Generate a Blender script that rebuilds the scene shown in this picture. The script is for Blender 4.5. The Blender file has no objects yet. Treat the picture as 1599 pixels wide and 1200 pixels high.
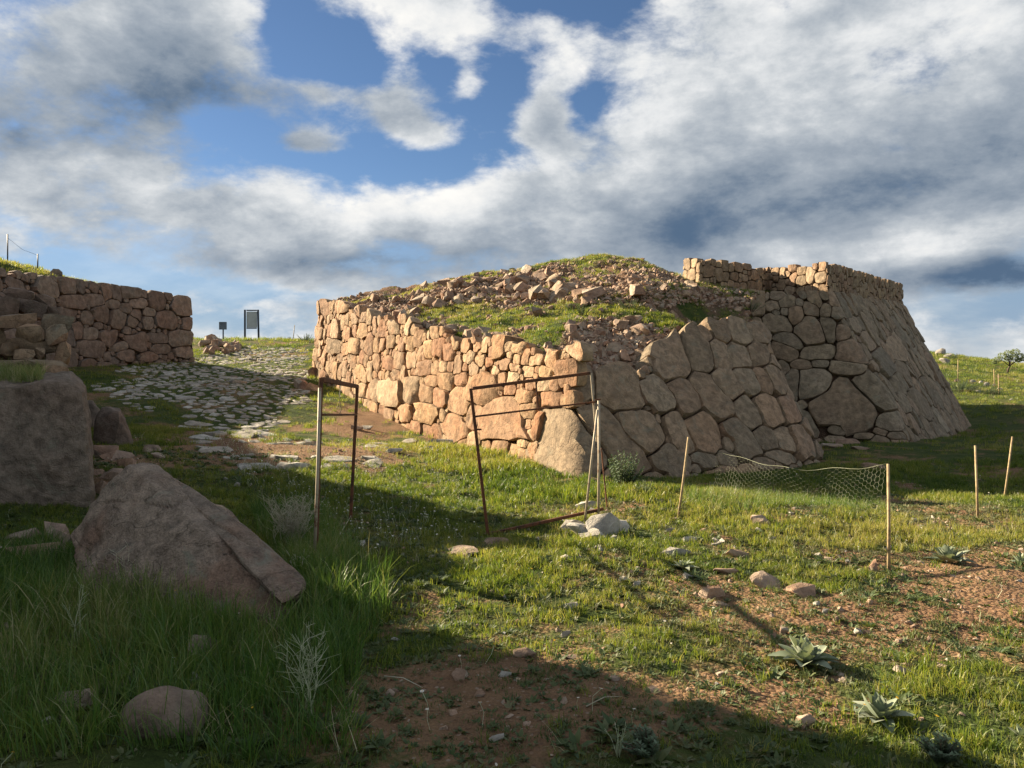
import bpy, bmesh, math, random
import numpy as np
from mathutils import Vector, Matrix, noise as mnoise
R = math.radians
rng = np.random.default_rng(7)
random.seed(7)
SC = bpy.context.scene
COL = SC.collection

# ------------------------------------------------------------------ camera
FPX, CX, CY, HOR, CAMH = 1209.0, 799.5, 600.0, 580.0, 1.6      # focal length in photo pixels, eye height in metres
PITCH = math.atan((CY - HOR) / FPX)
cam = bpy.data.cameras.new('camera'); camo = bpy.data.objects.new('camera', cam); COL.objects.link(camo)
cam.sensor_width = 36; cam.lens = 36 * FPX / 1599; cam.clip_start = 0.05; cam.clip_end = 3000
camo.location = (0, 0, CAMH); camo.rotation_euler = (math.pi / 2 - PITCH, 0, 0)
SC.camera = camo

# ------------------------------------------------------------------ sun and sky
SUN_EL, SUN_AZ = R(22.5), R(-59)          # azimuth measured from +y (view direction) towards +x
sund = Vector((math.sin(SUN_AZ) * math.cos(SUN_EL), math.cos(SUN_AZ) * math.cos(SUN_EL), math.sin(SUN_EL)))
sl = bpy.data.lights.new('sun', 'SUN'); slo = bpy.data.objects.new('sun', sl); COL.objects.link(slo)
sl.energy = 5.0; sl.angle = R(0.5); sl.color = (1.0, 0.83, 0.60)
slo.rotation_euler = (-sund).to_track_quat('-Z', 'Y').to_euler()
slo.location = (-30, 0, 30)

VS = SC.view_settings
VS.view_transform = 'Standard'; VS.look = 'None'; VS.gamma = 1; VS.use_curve_mapping = False; VS.exposure = 1.8

class NT:
    """small node-tree builder"""
    def __init__(s, tree): s.t = tree; s.n = tree.nodes; s.n.clear()
    def node(s, typ, ins=None, **kw):
        nd = s.n.new(typ)
        for k, v in kw.items(): setattr(nd, k, v)
        for k, v in (ins or {}).items(): s.put(nd.inputs[k], v)
        return nd
    def put(s, sock, v):
        if isinstance(v, bpy.types.NodeSocket): s.t.links.new(v, sock)
        elif v is not None: sock.default_value = v
    def m(s, op, a, b=None, c=None, clamp=False):
        nd = s.n.new('ShaderNodeMath'); nd.operation = op; nd.use_clamp = clamp
        for i, v in enumerate((a, b, c)):
            if v is not None: s.put(nd.inputs[i], v)
        return nd.outputs[0]
    def vm(s, op, a, b=None, out=0):
        nd = s.n.new('ShaderNodeVectorMath'); nd.operation = op
        s.put(nd.inputs[0], a)
        if b is not None: s.put(nd.inputs[1], b)
        return nd.outputs[out]
    def noise(s, vec, scale, detail=4, rough=0.55, dist=0.0, out='Fac'):
        nd = s.node('ShaderNodeTexNoise', {'Vector': vec, 'Scale': scale, 'Detail': detail, 'Roughness': rough, 'Distortion': dist})
        return nd.outputs[out]
    def sstep(s, v, a, b, lo=0.0, hi=1.0):
        nd = s.n.new('ShaderNodeMapRange'); nd.interpolation_type = 'SMOOTHSTEP'
        for i, x in enumerate((v, a, b, lo, hi)): s.put(nd.inputs[i], x)
        return nd.outputs[0]
    def mix(s, f, a, b, mode='MIX'):
        nd = s.n.new('ShaderNodeMix'); nd.data_type = 'RGBA'; nd.blend_type = mode
        s.put(nd.inputs[0], f); s.put(nd.inputs[6], a if isinstance(a, bpy.types.NodeSocket) else (*a, 1)); s.put(nd.inputs[7], b if isinstance(b, bpy.types.NodeSocket) else (*b, 1))
        return nd.outputs[2]
    def ramp(s, f, stops, interp='LINEAR'):
        nd = s.n.new('ShaderNodeValToRGB'); cr = nd.color_ramp; cr.interpolation = interp
        while len(cr.elements) < len(stops): cr.elements.new(0.5)
        for e, (p, c) in zip(cr.elements, stops): e.position = p; e.color = (*c, 1)
        s.put(nd.inputs[0], f)
        return nd.outputs[0]

def azel(px, py):
    x, z = (px - CX) / FPX, (HOR - py) / FPX
    return math.atan2(x, 1), math.atan2(z, math.hypot(x, 1))

w = bpy.data.worlds.new('World'); SC.world = w; w.use_nodes = True
N = NT(w.node_tree)
sky = N.node('ShaderNodeTexSky', sky_type='NISHITA', sun_disc=False, sun_elevation=SUN_EL, sun_rotation=SUN_AZ, altitude=1300, air_density=1.0, dust_density=0.4, ozone_density=4.0)
tc = N.node('ShaderNodeTexCoord').outputs['Generated']
sx = N.node('ShaderNodeSeparateXYZ', {0: tc})
dx, dy, dz = sx.outputs
az = N.m('ARCTAN2', dx, dy); el = N.m('ARCSINE', dz)
zc = N.m('ADD', N.m('MAXIMUM', dz, 0.0), 0.30)
px_, py_ = N.m('DIVIDE', dx, zc), N.m('DIVIDE', dy, zc)
ca, sa = math.cos(R(-20)), math.sin(R(-20))          # the cloud streets run this way
pl = N.node('ShaderNodeCombineXYZ', {0: N.m('MULTIPLY', N.m('ADD', N.m('MULTIPLY', px_, ca), N.m('MULTIPLY', py_, sa)), 0.85), 1: N.m('MULTIPLY', N.m('ADD', N.m('MULTIPLY', px_, -sa), N.m('MULTIPLY', py_, ca)), 1.12), 2: 5.3}).outputs[0]
dirv = N.vm('MULTIPLY', tc, (1.0, 1.0, 1.75))
def layers(vec, dv):
    a = N.noise(vec, 1.2, 3, 0.5, 0.2)
    b = N.noise(dv, 6.5, 15, 0.62, 0.1)
    c = N.noise(vec, 3.8, 12, 0.62, 0.12)
    return N.m('ADD', N.m('ADD', N.m('MULTIPLY', a, 0.42), N.m('MULTIPLY', b, 1.0)), N.m('MULTIPLY', c, 0.34))
d0 = layers(pl, dirv)
off = N.vm('ADD', pl, (-0.09, 0.02, 0.03))
d1 = layers(off, N.vm('ADD', dirv, (-0.035, 0.02, 0.03)))
# where the banks of cloud and the clear gap stand in the sky of that evening: (px, py) directions as azimuth / elevation
warp = N.noise(pl, 1.1, 4, 0.6, 0.0, 'Color')
wv = N.node('ShaderNodeSeparateXYZ', {0: warp}).outputs
azw = N.m('ADD', az, N.m('MULTIPLY', N.m('SUBTRACT', wv[0], 0.5), 0.16)); elw = N.m('ADD', el, N.m('MULTIPLY', N.m('SUBTRACT', wv[1], 0.5), 0.10))
def blob(px, py, rx, ry, amp, tilt=0.0):
    a, e = azel(px, py)
    u = N.m('SUBTRACT', azw, a); v = N.m('SUBTRACT', elw, e)
    c, s_ = math.cos(tilt), math.sin(tilt)
    uu = N.m('ADD', N.m('MULTIPLY', u, c / (rx / FPX)), N.m('MULTIPLY', v, s_ / (rx / FPX)))
    vv = N.m('ADD', N.m('MULTIPLY', u, -s_ / (ry / FPX)), N.m('MULTIPLY', v, c / (ry / FPX)))
    q = N.m('ADD', N.m('MULTIPLY', uu, uu), N.m('MULTIPLY', vv, vv))
    return N.m('MULTIPLY', N.m('EXPONENT', N.m('MULTIPLY', q, -1.0)), amp)
def total(lst):
    o = blob(*lst[0])
    for b in lst[1:]: o = N.m('ADD', o, blob(*b))
    return o
cover = total([(520, 245, 230, 44, -0.30), (490, 95, 55, 60, -0.30), (350, 205, 80, 36, -0.22), (755, 150, 60, 80, -0.32), (690, 250, 90, 36, -0.22), (905, 150, 36, 40, -0.22), (440, 40, 34, 45, -0.24), (650, 110, 60, 40, -0.24), (840, 8, 90, 22, -0.24), (1190, 4, 40, 16, -0.22), (560, 95, 60, 40, -0.16),
               (600, 150, 55, 55, 0.22), (645, 212, 46, 34, 0.24), (480, 140, 55, 17, 0.30), (478, 226, 55, 19, 0.36), (830, 172, 36, 42, 0.20), (712, 115, 22, 24, 0.2), (600, 20, 130, 40, 0.14),
               (200, 120, 260, 130, 0.14), (1250, 200, 420, 190, 0.20), (1090, 335, 170, 70, 0.16), (1180, 90, 200, 60, 0.08), (560, 350, 520, 44, 0.14), (1460, 370, 130, 50, 0.2), (300, 452, 420, 16, -0.20), (1530, 490, 130, 30, -0.16), (430, 505, 160, 16, -0.1)])
thick = total([(240, 150, 170, 85, 0.42), (60, 235, 150, 70, 0.26), (1360, 275, 230, 66, 0.42), (1180, 335, 200, 40, 0.12), (1000, 385, 330, 24, 0.20), (560, 412, 330, 20, 0.32), (1565, 428, 130, 28, 1.0), (1560, 150, 110, 130, 0.28), (830, 175, 40, 40, 0.16),
               (70, 60, 120, 50, -0.22), (400, 60, 60, 60, -0.2), (960, 120, 170, 60, -0.26), (1430, 40, 130, 50, -0.26), (290, 285, 170, 26, -0.30), (660, 325, 260, 32, -0.26), (1430, 375, 110, 34, -0.62), (880, 255, 120, 36, -0.24), (1210, 385, 60, 16, -0.3), (600, 30, 130, 40, -0.2)])
dens = N.m('ADD', N.m('ADD', d0, cover), -0.24)
cl = N.sstep(dens, 0.48, 0.72)
relief = N.m('SUBTRACT', d1, d0)
shade = N.m('ADD', N.m('ADD', N.m('MULTIPLY', N.m('SUBTRACT', dens, 0.42), 0.60), thick), N.m('MULTIPLY', relief, 1.5))
shade = N.m('ADD', shade, N.m('MULTIPLY', N.m('SUBTRACT', N.noise(pl, 1.5, 3, 0.5), 0.5), 0.9))
ccol = N.ramp(N.sstep(shade, -0.5, 1.0), [(0.0, (0.93, 0.91, 0.87)), (0.22, (0.72, 0.735, 0.745)), (0.42, (0.50, 0.535, 0.57)), (0.62, (0.345, 0.39, 0.445)), (0.82, (0.235, 0.285, 0.35)), (1.0, (0.085, 0.14, 0.225))])
skyb = N.node('ShaderNodeBackground', {0: sky.outputs[0], 1: 0.030})
hz = N.node('ShaderNodeBackground', {0: N.mix(N.sstep(N.noise(N.vm('MULTIPLY', pl, (1.0, 1.0, 1.0)), 2.2, 6, .6), .35, .65), (0.23, 0.31, 0.43), (0.46, 0.50, 0.55)), 1: 0.38})
base_sky = N.node('ShaderNodeMixShader', {0: N.sstep(el, R(15), R(0), 0.0, 0.85), 1: skyb.outputs[0], 2: hz.outputs[0]})
clb = N.node('ShaderNodeBackground', {0: ccol, 1: 0.32})
skyb = base_sky
mx = N.node('ShaderNodeMixShader', {0: cl, 1: skyb.outputs[0], 2: clb.outputs[0]})
N.node('ShaderNodeOutputWorld', {0: mx.outputs[0]})

# ------------------------------------------------------------------ projection helpers (photo pixel <-> place)
cp, sp = math.cos(PITCH), math.sin(PITCH)
def ray(px, py):
    x, y = (px - CX) / FPX, -(py - CY) / FPX
    d = np.array((x, cp + y * sp, -sp + y * cp)); return d / d[1]
def W(px, py, Y):
    d = ray(px, py); return np.array((d[0] * Y, Y, CAMH + d[2] * Y))
def proj(P):
    P = np.asarray(P, float); x, y, z = P[..., 0], P[..., 1], P[..., 2] - CAMH
    f = y * cp - z * sp; u = y * sp + z * cp
    return np.stack((CX + FPX * x / f, CY - FPX * u / f), -1)

# ------------------------------------------------------------------ thin plate spline heights
class TPS:
    def __init__(s, pts, lam=0.02):
        p = np.array(pts, float); s.c = p[:, :2]; n = len(p)
        K = s.k(s.c[:, None] - s.c[None]) + lam * np.eye(n)
        P = np.c_[np.ones(n), s.c]
        A = np.block([[K, P], [P.T, np.zeros((3, 3))]])
        s.w = np.linalg.solve(A, np.r_[p[:, 2], 0, 0, 0])
    def k(s, d):
        r2 = (d ** 2).sum(-1) + 1e-9; return 0.5 * r2 * np.log(r2)
    def __call__(s, x, y):
        x = np.asarray(x, float); y = np.asarray(y, float); sh = x.shape
        q = np.stack((x.ravel(), y.ravel()), -1); out = np.empty(len(q))
        for i in range(0, len(q), 20000):
            b = q[i:i + 20000]
            out[i:i + 20000] = s.k(b[:, None] - s.c[None]) @ s.w[:-3] + s.w[-3] + b @ s.w[-2:]
        return out.reshape(sh)

def vnoise(x, y, scale, seed=0):
    """smooth value noise, vectorised"""
    x = np.asarray(x, float) * scale + seed * 17.3; y = np.asarray(y, float) * scale + seed * 9.1
    xi, yi = np.floor(x).astype(int), np.floor(y).astype(int); fx, fy = x - xi, y - yi
    fx = fx * fx * (3 - 2 * fx); fy = fy * fy * (3 - 2 * fy)
    def h(a, b):
        v = (a * 374761393 + b * 668265263) & 0x7fffffff
        v = ((v ^ (v >> 13)) * 1274126177) & 0x7fffffff
        return ((v ^ (v >> 16)) & 0xffff) / 65535.0
    return (h(xi, yi) * (1 - fx) + h(xi + 1, yi) * fx) * (1 - fy) + (h(xi, yi + 1) * (1 - fx) + h(xi + 1, yi + 1) * fx) * fy
def fbm(x, y, scale, seed=0, o=4):
    s, a, t = 0, 1, 0
    for i in range(o):
        s = s + a * vnoise(x, y, scale * 2 ** i, seed + i * 3); t += a; a *= 0.55
    return s / t

ctl = [(-3, 2, .05), (0, 2, 0), (3, 2, 0), (-2, -6, 0), (4, -6, 0), (-5, 4, .15), (0, 4, 0), (4, 4, 0), (-6, 7, .2), (-3, 7, .05), (0, 7, 0), (3, 7, 0), (6, 7, 0), (9, 7, 0),
       (0, 9.5, 0), (3, 9.5, 0), (6, 9.5, -.06), (10, 10, -.08), (.8, 11.4, .02), (3.4, 12.4, -.06), (5.85, 14.2, -.10), (4.2, 11.2, -.20), (7, 12.3, -.24),
       (9.6, 18.4, -.10), (7.3, 19.3, -.12), (15.6, 26, -.23), (14, 17, -.05), (9.5, 14, -.02), (20, 22, .1),
       (26.5, 40, .94), (19.8, 33, .5), (18.5, 28, .2), (-3.5, 9, .10), (-5, 8.5, .12), (-7, 9, .35), (-20, 20, 2.6), (-20, 30, 3.0), (-9, 2, .3), (-10, 14, .9),
       (-14, 60, 1.5), (0, 60, 2), (-40, 30, 2), (-40, 0, 0), (30, 0, -.5), (0, -30, 0)]
for a in [(1560, 578, 70), (1599, 586, 70), (1480, 556, 70), (1440, 560, 75), (300, 690, 13), (300, 640, 17), (200, 600, 20), (400, 620, 19), (430, 700, 12.5), (600, 690, 15), (640, 664, 18.2), (560, 624, 21.3),
          (724, 695, 15.5), (490, 590, 25), (400, 532, 40), (480, 531, 39), (300, 555, 29), (450, 560, 30), (110, 575, 22), (200, 563, 25.5), (150, 740, 9.5)]:
    ctl.append(tuple(W(*a)))
tz = TPS(ctl, 0.05)
def ground(x, y):
    x = np.asarray(x, float); y = np.asarray(y, float)
    r = np.hypot(x - 5, y - 25); k = np.clip((r - 55) / 90, 0, 1); k = k * k * (3 - 2 * k)
    zz = tz(np.clip(x, -45, 60), np.clip(y, -30, 85))
    z = zz * (1 - k) + k * (-3 - np.clip(r - 100, 0, 900) * 0.05)
    near = np.clip(1 - (np.hypot(x, y - 8) - 18) / 14, 0, 1)
    return z + near * ((fbm(x, y, 0.7, 2, 3) - .5) * 0.16 + (fbm(x, y, 4.0, 5, 3) - .5) * 0.05)
def gz(x, y): return float(ground(np.array([x]), np.array([y]))[0])
def hit(px, py, fn, y0=2.0, y1=90.0):
    """where the line of sight through a photo pixel meets a height field"""
    d = ray(px, py); ys = np.linspace(y0, y1, 1500)
    dz_ = CAMH + d[2] * ys - fn(d[0] * ys, ys)
    k = np.where(dz_ < 0)[0]
    if len(k) == 0: return None
    i = max(k[0], 1); a, b = ys[i - 1], ys[i]; t = dz_[i - 1] / (dz_[i - 1] - dz_[i]); Y = a + (b - a) * t
    return np.array((d[0] * Y, Y, CAMH + d[2] * Y))
def G(px, py):
    p = hit(px, py, ground); return np.array((*p[:2], gz(p[0], p[1])))

# ------------------------------------------------------------------ object helpers
def mesh_obj(name, V, F, mat, parent=None, smooth=True, kind=None, sharp=0):
    me = bpy.data.meshes.new(name); me.from_pydata([tuple(v) for v in V], [], F); me.materials.append(mat)
    if smooth: me.polygons.foreach_set('use_smooth', [True] * len(me.polygons))
    if sharp: me.set_sharp_from_angle(angle=sharp)
    o = bpy.data.objects.new(name, me); COL.objects.link(o); o.parent = parent
    if kind: o['kind'] = kind
    return o
def tag(o, label, cat, group=None):
    o['label'] = label; o['category'] = cat
    if group: o['group'] = group
    return o
def thing(name, loc, label, cat, group=None):
    o = bpy.data.objects.new(name, None); COL.objects.link(o); o.location = tuple(loc); o.empty_display_size = .2
    return tag(o, label, cat, group)
def localise(o, loc):
    """give a mesh built in world coordinates its origin at loc (its parent sits at the parent's location)"""
    M = o.data; n = len(M.vertices); a = np.empty(n * 3); M.vertices.foreach_get('co', a)
    a = a.reshape(-1, 3) - np.asarray(loc); M.vertices.foreach_set('co', a.ravel()); M.update()
    p = Vector(o.parent.location) if o.parent else Vector((0, 0, 0))
    o.location = Vector(tuple(loc)) - p
    return o
def tube(V, F, pts, r, seg=6, cap=True):
    """append a tube along pts (radius or list of radii)"""
    pts = [Vector(p) for p in pts]; b0 = len(V); n = len(pts)
    rr = r if isinstance(r, (list, tuple)) else [r] * n
    for i, p in enumerate(pts):
        t = (pts[min(i + 1, n - 1)] - pts[max(i - 1, 0)]).normalized()
        a = t.cross(Vector((0, 0, 1)) if abs(t.z) < .9 else Vector((0, 1, 0))).normalized(); b = t.cross(a)
        for k in range(seg):
            th = 2 * math.pi * k / seg
            V.append(tuple(p + (a * math.cos(th) + b * math.sin(th)) * rr[i]))
    for i in range(n - 1):
        for k in range(seg):
            F.append((b0 + i * seg + k, b0 + i * seg + (k + 1) % seg, b0 + (i + 1) * seg + (k + 1) % seg, b0 + (i + 1) * seg + k))
    if cap:
        F.append(tuple(b0 + k for k in range(seg))[::-1]); F.append(tuple(b0 + (n - 1) * seg + k for k in range(seg)))

# ------------------------------------------------------------------ materials
def new_mat(name):
    m = bpy.data.materials.new(name); m.use_nodes = True
    return m, NT(m.node_tree)
def finish(n, col, rough=0.9, bump=None, strength=0.4, dist=0.02, spec=0.25):
    b = n.node('ShaderNodeBsdfPrincipled', {'Base Color': col, 'Roughness': rough, 'Specular IOR Level': spec})
    if bump is not None:
        bn = n.node('ShaderNodeBump', {'Height': bump, 'Strength': strength, 'Distance': dist}); n.put(b.inputs['Normal'], bn.outputs[0])
    n.node('ShaderNodeOutputMaterial', {0: b.outputs[0]})
def stone_mat(name, pal, speck=0.5, lichen=0.0, bs=0.55, patch=(0.30, 0.17, 0.10), patch_amt=0.5, scale=1.0, groove=0.0):
    m, n = new_mat(name)
    P = n.node('ShaderNodeNewGeometry')
    oi = n.node('ShaderNodeObjectInfo').outputs['Random']
    rnd = n.m('FRACT', n.m('ADD', n.m('MULTIPLY', oi, 7.31), n.m('MULTIPLY', P.outputs['Random Per Island'], 3.77)))
    rnd2 = n.m('FRACT', n.m('MULTIPLY', rnd, 13.7))
    vec = n.vm('ADD', n.vm('MULTIPLY', P.outputs['Position'], (scale,) * 3), n.node('ShaderNodeCombineXYZ', {0: n.m('MULTIPLY', rnd, 31.0), 1: n.m('MULTIPLY', rnd2, 17.0)}).outputs[0])
    k = len(pal)
    base = n.ramp(rnd, [(i / (k - 1), c) for i, c in enumerate(pal)])
    big = n.noise(vec, 1.7, 5, 0.6)
    med = n.noise(vec, 7.0, 6, 0.65, 0.3)
    fine = n.noise(vec, 70.0, 3, 0.7)
    col = n.mix(n.m('MULTIPLY', n.sstep(big, 0.45, 0.70), patch_amt), base, patch)
    v = n.m('ADD', n.m('ADD', 0.50, n.m('MULTIPLY', n.sstep(med, .28, .72), 0.55)), n.m('MULTIPLY', n.m('SUBTRACT', fine, 0.5), speck))
    v = n.m('MULTIPLY', v, n.m('ADD', 0.84, n.m('MULTIPLY', rnd2, 0.34)))
    col = n.mix(1.0, col, n.node('ShaderNodeCombineColor', {0: v, 1: v, 2: v}).outputs[0], 'MULTIPLY')
    gr = n.m('ABSOLUTE', n.m('SUBTRACT', n.noise(n.vm('MULTIPLY', vec, (1.0, 1.0, 1.7)), 1.3, 5, 0.55, 0.6), 0.5))
    gr = n.sstep(gr, 0.0, 0.014)
    pit = n.sstep(n.noise(vec, 26.0, 2, 0.5), .30, .42)
    if groove: col = n.mix(n.m('MULTIPLY', n.m('SUBTRACT', 1.0, n.m('MULTIPLY', gr, pit)), groove * .55), col, (0.07, 0.055, 0.042))
    if lichen:
        lv = n.noise(vec, 3.2, 8, 0.72, 0.8)
        lm = n.m('MULTIPLY', n.sstep(lv, 0.54, 0.68), lichen)
        col = n.mix(lm, col, (0.20, 0.20, 0.15))
        dk = n.m('MULTIPLY', n.sstep(n.noise(n.vm('ADD', vec, (9, 4, 2)), 4.5, 7, 0.7, 0.5), 0.58, 0.72), lichen)
        col = n.mix(dk, col, (0.085, 0.08, 0.065))
    crack = n.node('ShaderNodeTexVoronoi', {'Vector': n.vm('ADD', vec, n.vm('MULTIPLY', n.noise(vec, 3, 3, 0.6, 0, 'Color'), (0.5, 0.5, 0.5))), 'Scale': 1.6}, feature='DISTANCE_TO_EDGE').outputs['Distance']
    ck = n.m('MULTIPLY', n.sstep(crack, 0.0, 0.012), 0.12)
    h = n.m('ADD', n.m('ADD', n.m('MULTIPLY', med, 1.4), n.m('MULTIPLY', fine, 0.22)), n.m('ADD', n.m('MULTIPLY', n.noise(vec, 22, 4, 0.6), 0.45), n.m('ADD', ck, n.m('ADD', n.m('MULTIPLY', gr, groove * .9), n.m('MULTIPLY', pit, groove * .5)))))
    finish(n, col, 0.92, h, bs, 0.05 / scale)
    return m
WARM = stone_mat('warm_sandstone', [(.38, .235, .13), (.43, .30, .175), (.34, .18, .10), (.41, .30, .19), (.43, .275, .145), (.35, .21, .125), (.45, .335, .21)], patch=(.42, .20, .095), patch_amt=.55, groove=.25)
GRAN = stone_mat('brown_granite', [(0.353, 0.250, 0.158), (0.321, 0.235, 0.153), (0.374, 0.245, 0.149), (0.342, 0.255, 0.167), (0.294, 0.230, 0.153), (0.364, 0.260, 0.167), (0.396, 0.250, 0.158)], lichen=.5, patch=(.27, .165, .10), patch_amt=.35, groove=.45)
TOWG = stone_mat('weathered_granite', groove=.3, pal= [(0.332, 0.250, 0.163), (0.284, 0.225, 0.149), (0.342, 0.240, 0.153), (0.310, 0.250, 0.172), (0.257, 0.210, 0.144), (0.348, 0.260, 0.167), (0.353, 0.245, 0.163)], lichen=.5, patch=(.29, .20, .14), patch_amt=.3)
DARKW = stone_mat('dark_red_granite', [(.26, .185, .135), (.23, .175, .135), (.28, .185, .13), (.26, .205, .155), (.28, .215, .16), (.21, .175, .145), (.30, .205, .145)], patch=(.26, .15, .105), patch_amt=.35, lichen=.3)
RUBB = stone_mat('broken_stone', [(.42, .27, .18), (.47, .36, .25), (.35, .21, .14), (.40, .29, .21), (.47, .39, .29), (.34, .26, .20), (.40, .24, .16)], speck=.35)
PALE = stone_mat('pale_limestone', [(.44, .415, .355), (.49, .465, .40), (.40, .37, .31), (.45, .40, .33)], speck=.3, patch=(.33, .26, .20), patch_amt=.3)
BOUL = stone_mat('speckled_granite', [(.31, .25, .19), (.335, .26, .195)], speck=1.3, lichen=.75, patch=(.23, .13, .085), patch_amt=.7, bs=.9, groove=.30)
FIELD = stone_mat('field_stone', [(.38, .28, .20), (.43, .34, .26), (.33, .22, .15), (.40, .33, .26)], speck=.4, lichen=.2)

def soil_mat(name, a, b, grassy=True):
    m, n = new_mat(name)
    P = n.node('ShaderNodeNewGeometry').outputs['Position']
    big = n.noise(P, 0.9, 6, 0.62, 0.3); med = n.noise(P, 6, 7, 0.66); fine = n.noise(P, 55, 4, 0.7)
    vor = n.node('ShaderNodeTexVoronoi', {'Vector': P, 'Scale': 34.0, 'Randomness': 1.0}); peb = vor.outputs['Distance']
    col = n.mix(n.sstep(big, .38, .64), a, b)
    pc = n.ramp(n.node('ShaderNodeSeparateColor', {0: vor.outputs['Color']}).outputs[0], [(0, (.10, .06, .04)), (.45, (.20, .12, .075)), (.8, (.30, .20, .13)), (1, (.40, .32, .25))])
    col = n.mix(n.m('MULTIPLY', n.sstep(peb, .42, .25), .65), col, pc)
    v = n.m('ADD', .45, n.m('ADD', n.m('MULTIPLY', med, .6), n.m('MULTIPLY', fine, .5)))
    col = n.mix(1.0, col, n.node('ShaderNodeCombineColor', {0: v, 1: v, 2: v}).outputs[0], 'MULTIPLY')
    if grassy:
        gm = n.node('ShaderNodeAttribute', attribute_name='grassy').outputs['Fac']
        gcol = n.ramp(n.noise(P, 3.1, 6, 0.65), [(.3, (.035, .055, .014)), (.5, (.06, .085, .022)), (.7, (.10, .105, .035))])
        f = n.sstep(n.m('ADD', gm, n.m('MULTIPLY', n.m('SUBTRACT', n.noise(P, 14, 5, .7), .5), .9)), .35, .72)
        col = n.mix(f, col, gcol)
    h = n.m('ADD', n.m('MULTIPLY', med, .9), n.m('ADD', n.m('MULTIPLY', fine, .5), n.m('MULTIPLY', n.m('SUBTRACT', .5, peb), .7)))
    finish(n, col, .97, h, .9, .05, .1)
    return m
SOIL = soil_mat('reddish_soil', (.265, .165, .09), (.195, .115, .066))
EARTH = soil_mat('rubble_earth', (.20, .115, .07), (.15, .10, .065))
CORE = soil_mat('packed_earth', (.12, .075, .05), (.09, .06, .042), False)

def leaf_mat(name, ramp, trans=.4, rough=.6, tipvar=True, instancer=True):
    m, n = new_mat(name)
    if instancer: t = n.node('ShaderNodeAttribute', attribute_name='tint', attribute_type='INSTANCER').outputs['Fac']
    else: t = n.m('FRACT', n.m('ADD', n.node('ShaderNodeObjectInfo').outputs['Random'], n.node('ShaderNodeNewGeometry').outputs['Random Per Island']))
    isl = n.node('ShaderNodeNewGeometry').outputs['Random Per Island']
    t = n.m('ADD', t, n.m('MULTIPLY', n.m('SUBTRACT', isl, .5), .6), clamp=True)
    k = len(ramp)
    col = n.ramp(t, [(i / (k - 1), c) for i, c in enumerate(ramp)])
    d = n.node('ShaderNodeBsdfPrincipled', {'Base Color': col, 'Roughness': rough, 'Specular IOR Level': .45})
    tr = n.node('ShaderNodeBsdfTranslucent', {'Color': n.mix(1.0, col, (1.25, 1.25, .7), 'MULTIPLY')})
    mxs = n.node('ShaderNodeMixShader', {0: trans, 1: d.outputs[0], 2: tr.outputs[0]})
    n.node('ShaderNodeOutputMaterial', {0: mxs.outputs[0]})
    return m
GRASS = leaf_mat('grass_blade', [(.05, .095, .018), (.11, .165, .022), (.175, .215, .032), (.25, .255, .05), (.32, .28, .11)], .45, .45)
TALL = leaf_mat('tall_grass_blade', [(.05, .11, .024), (.08, .16, .032), (.125, .195, .04), (.20, .23, .07), (.38, .35, .20)], .4, .42)
HERB = leaf_mat('herb_leaf', [(.045, .08, .022), (.075, .11, .032), (.11, .135, .05), (.18, .17, .085)], .3)
SILV = leaf_mat('silver_leaf', [(.15, .19, .12), (.20, .245, .165), (.25, .29, .205), (.30, .33, .24)], .2, .8, instancer=False)
DRY = leaf_mat('dry_stalk', [(.42, .38, .27), (.52, .48, .36), (.60, .57, .46)], .2, .8, instancer=False)
DRYI = leaf_mat('dry_straw', [(.26, .24, .12), (.38, .34, .20), (.46, .42, .28)], .25, .7)
GREENST = leaf_mat('pale_green_stalk', [(.36, .42, .24), (.46, .50, .32), (.56, .57, .42)], .25, .7, instancer=False)
SHRUB = leaf_mat('shrub_leaf', [(.07, .11, .055), (.105, .155, .085), (.16, .21, .13)], .25, .7, instancer=False)
TREEL = leaf_mat('tree_leaf', [(.16, .20, .10), (.22, .27, .14), (.28, .32, .19)], .3, .7, instancer=False)

def plain(name, col, rough=.7, var=.3, scale=12, metal=0.0, col2=None, thr=(.45, .6)):
    m, n = new_mat(name)
    P = n.node('ShaderNodeNewGeometry').outputs['Position']
    a = n.noise(P, scale, 6, .65); c = n.mix(n.sstep(a, *thr), col, col2 or tuple(x * (1 - var) for x in col))
    b = n.node('ShaderNodeBsdfPrincipled', {'Base Color': c, 'Roughness': rough, 'Metallic': metal, 'Specular IOR Level': .3})
    bn = n.node('ShaderNodeBump', {'Height': n.noise(P, scale * 6, 4, .6), 'Strength': .3, 'Distance': .004}); n.put(b.inputs['Normal'], bn.outputs[0])
    n.node('ShaderNodeOutputMaterial', {0: b.outputs[0]})
    return m
RUST = plain('rusty_steel', (.15, .062, .03), .85, .4, 14, .1, (.07, .035, .022))
GALV = plain('weathered_pole', (.40, .34, .25), .6, .3, 10, .1, (.20, .11, .06), (.56, .66))
WOOD = plain('weathered_wood', (.40, .30, .17), .85, .35, 16)
BLUEST = plain('dark_blue_steel', (.02, .03, .05), .5, .3, 6)
PANEL = plain('sign_panel', (.42, .45, .47), .6, .12, 3)
PANELD = plain('sign_panel_dark', (.13, .16, .20), .6, .3, 5)
WIRE = plain('galvanised_wire', (.14, .15, .10), .5, .3, 8, .3)
BARK = plain('bark', (.10, .07, .05), .95, .4, 8)
WHITEP = plain('white_petal', (.75, .74, .68), .7, .08, 20)
YELL = plain('yellow_floret', (.65, .42, .03), .7, .2, 30)

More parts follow.
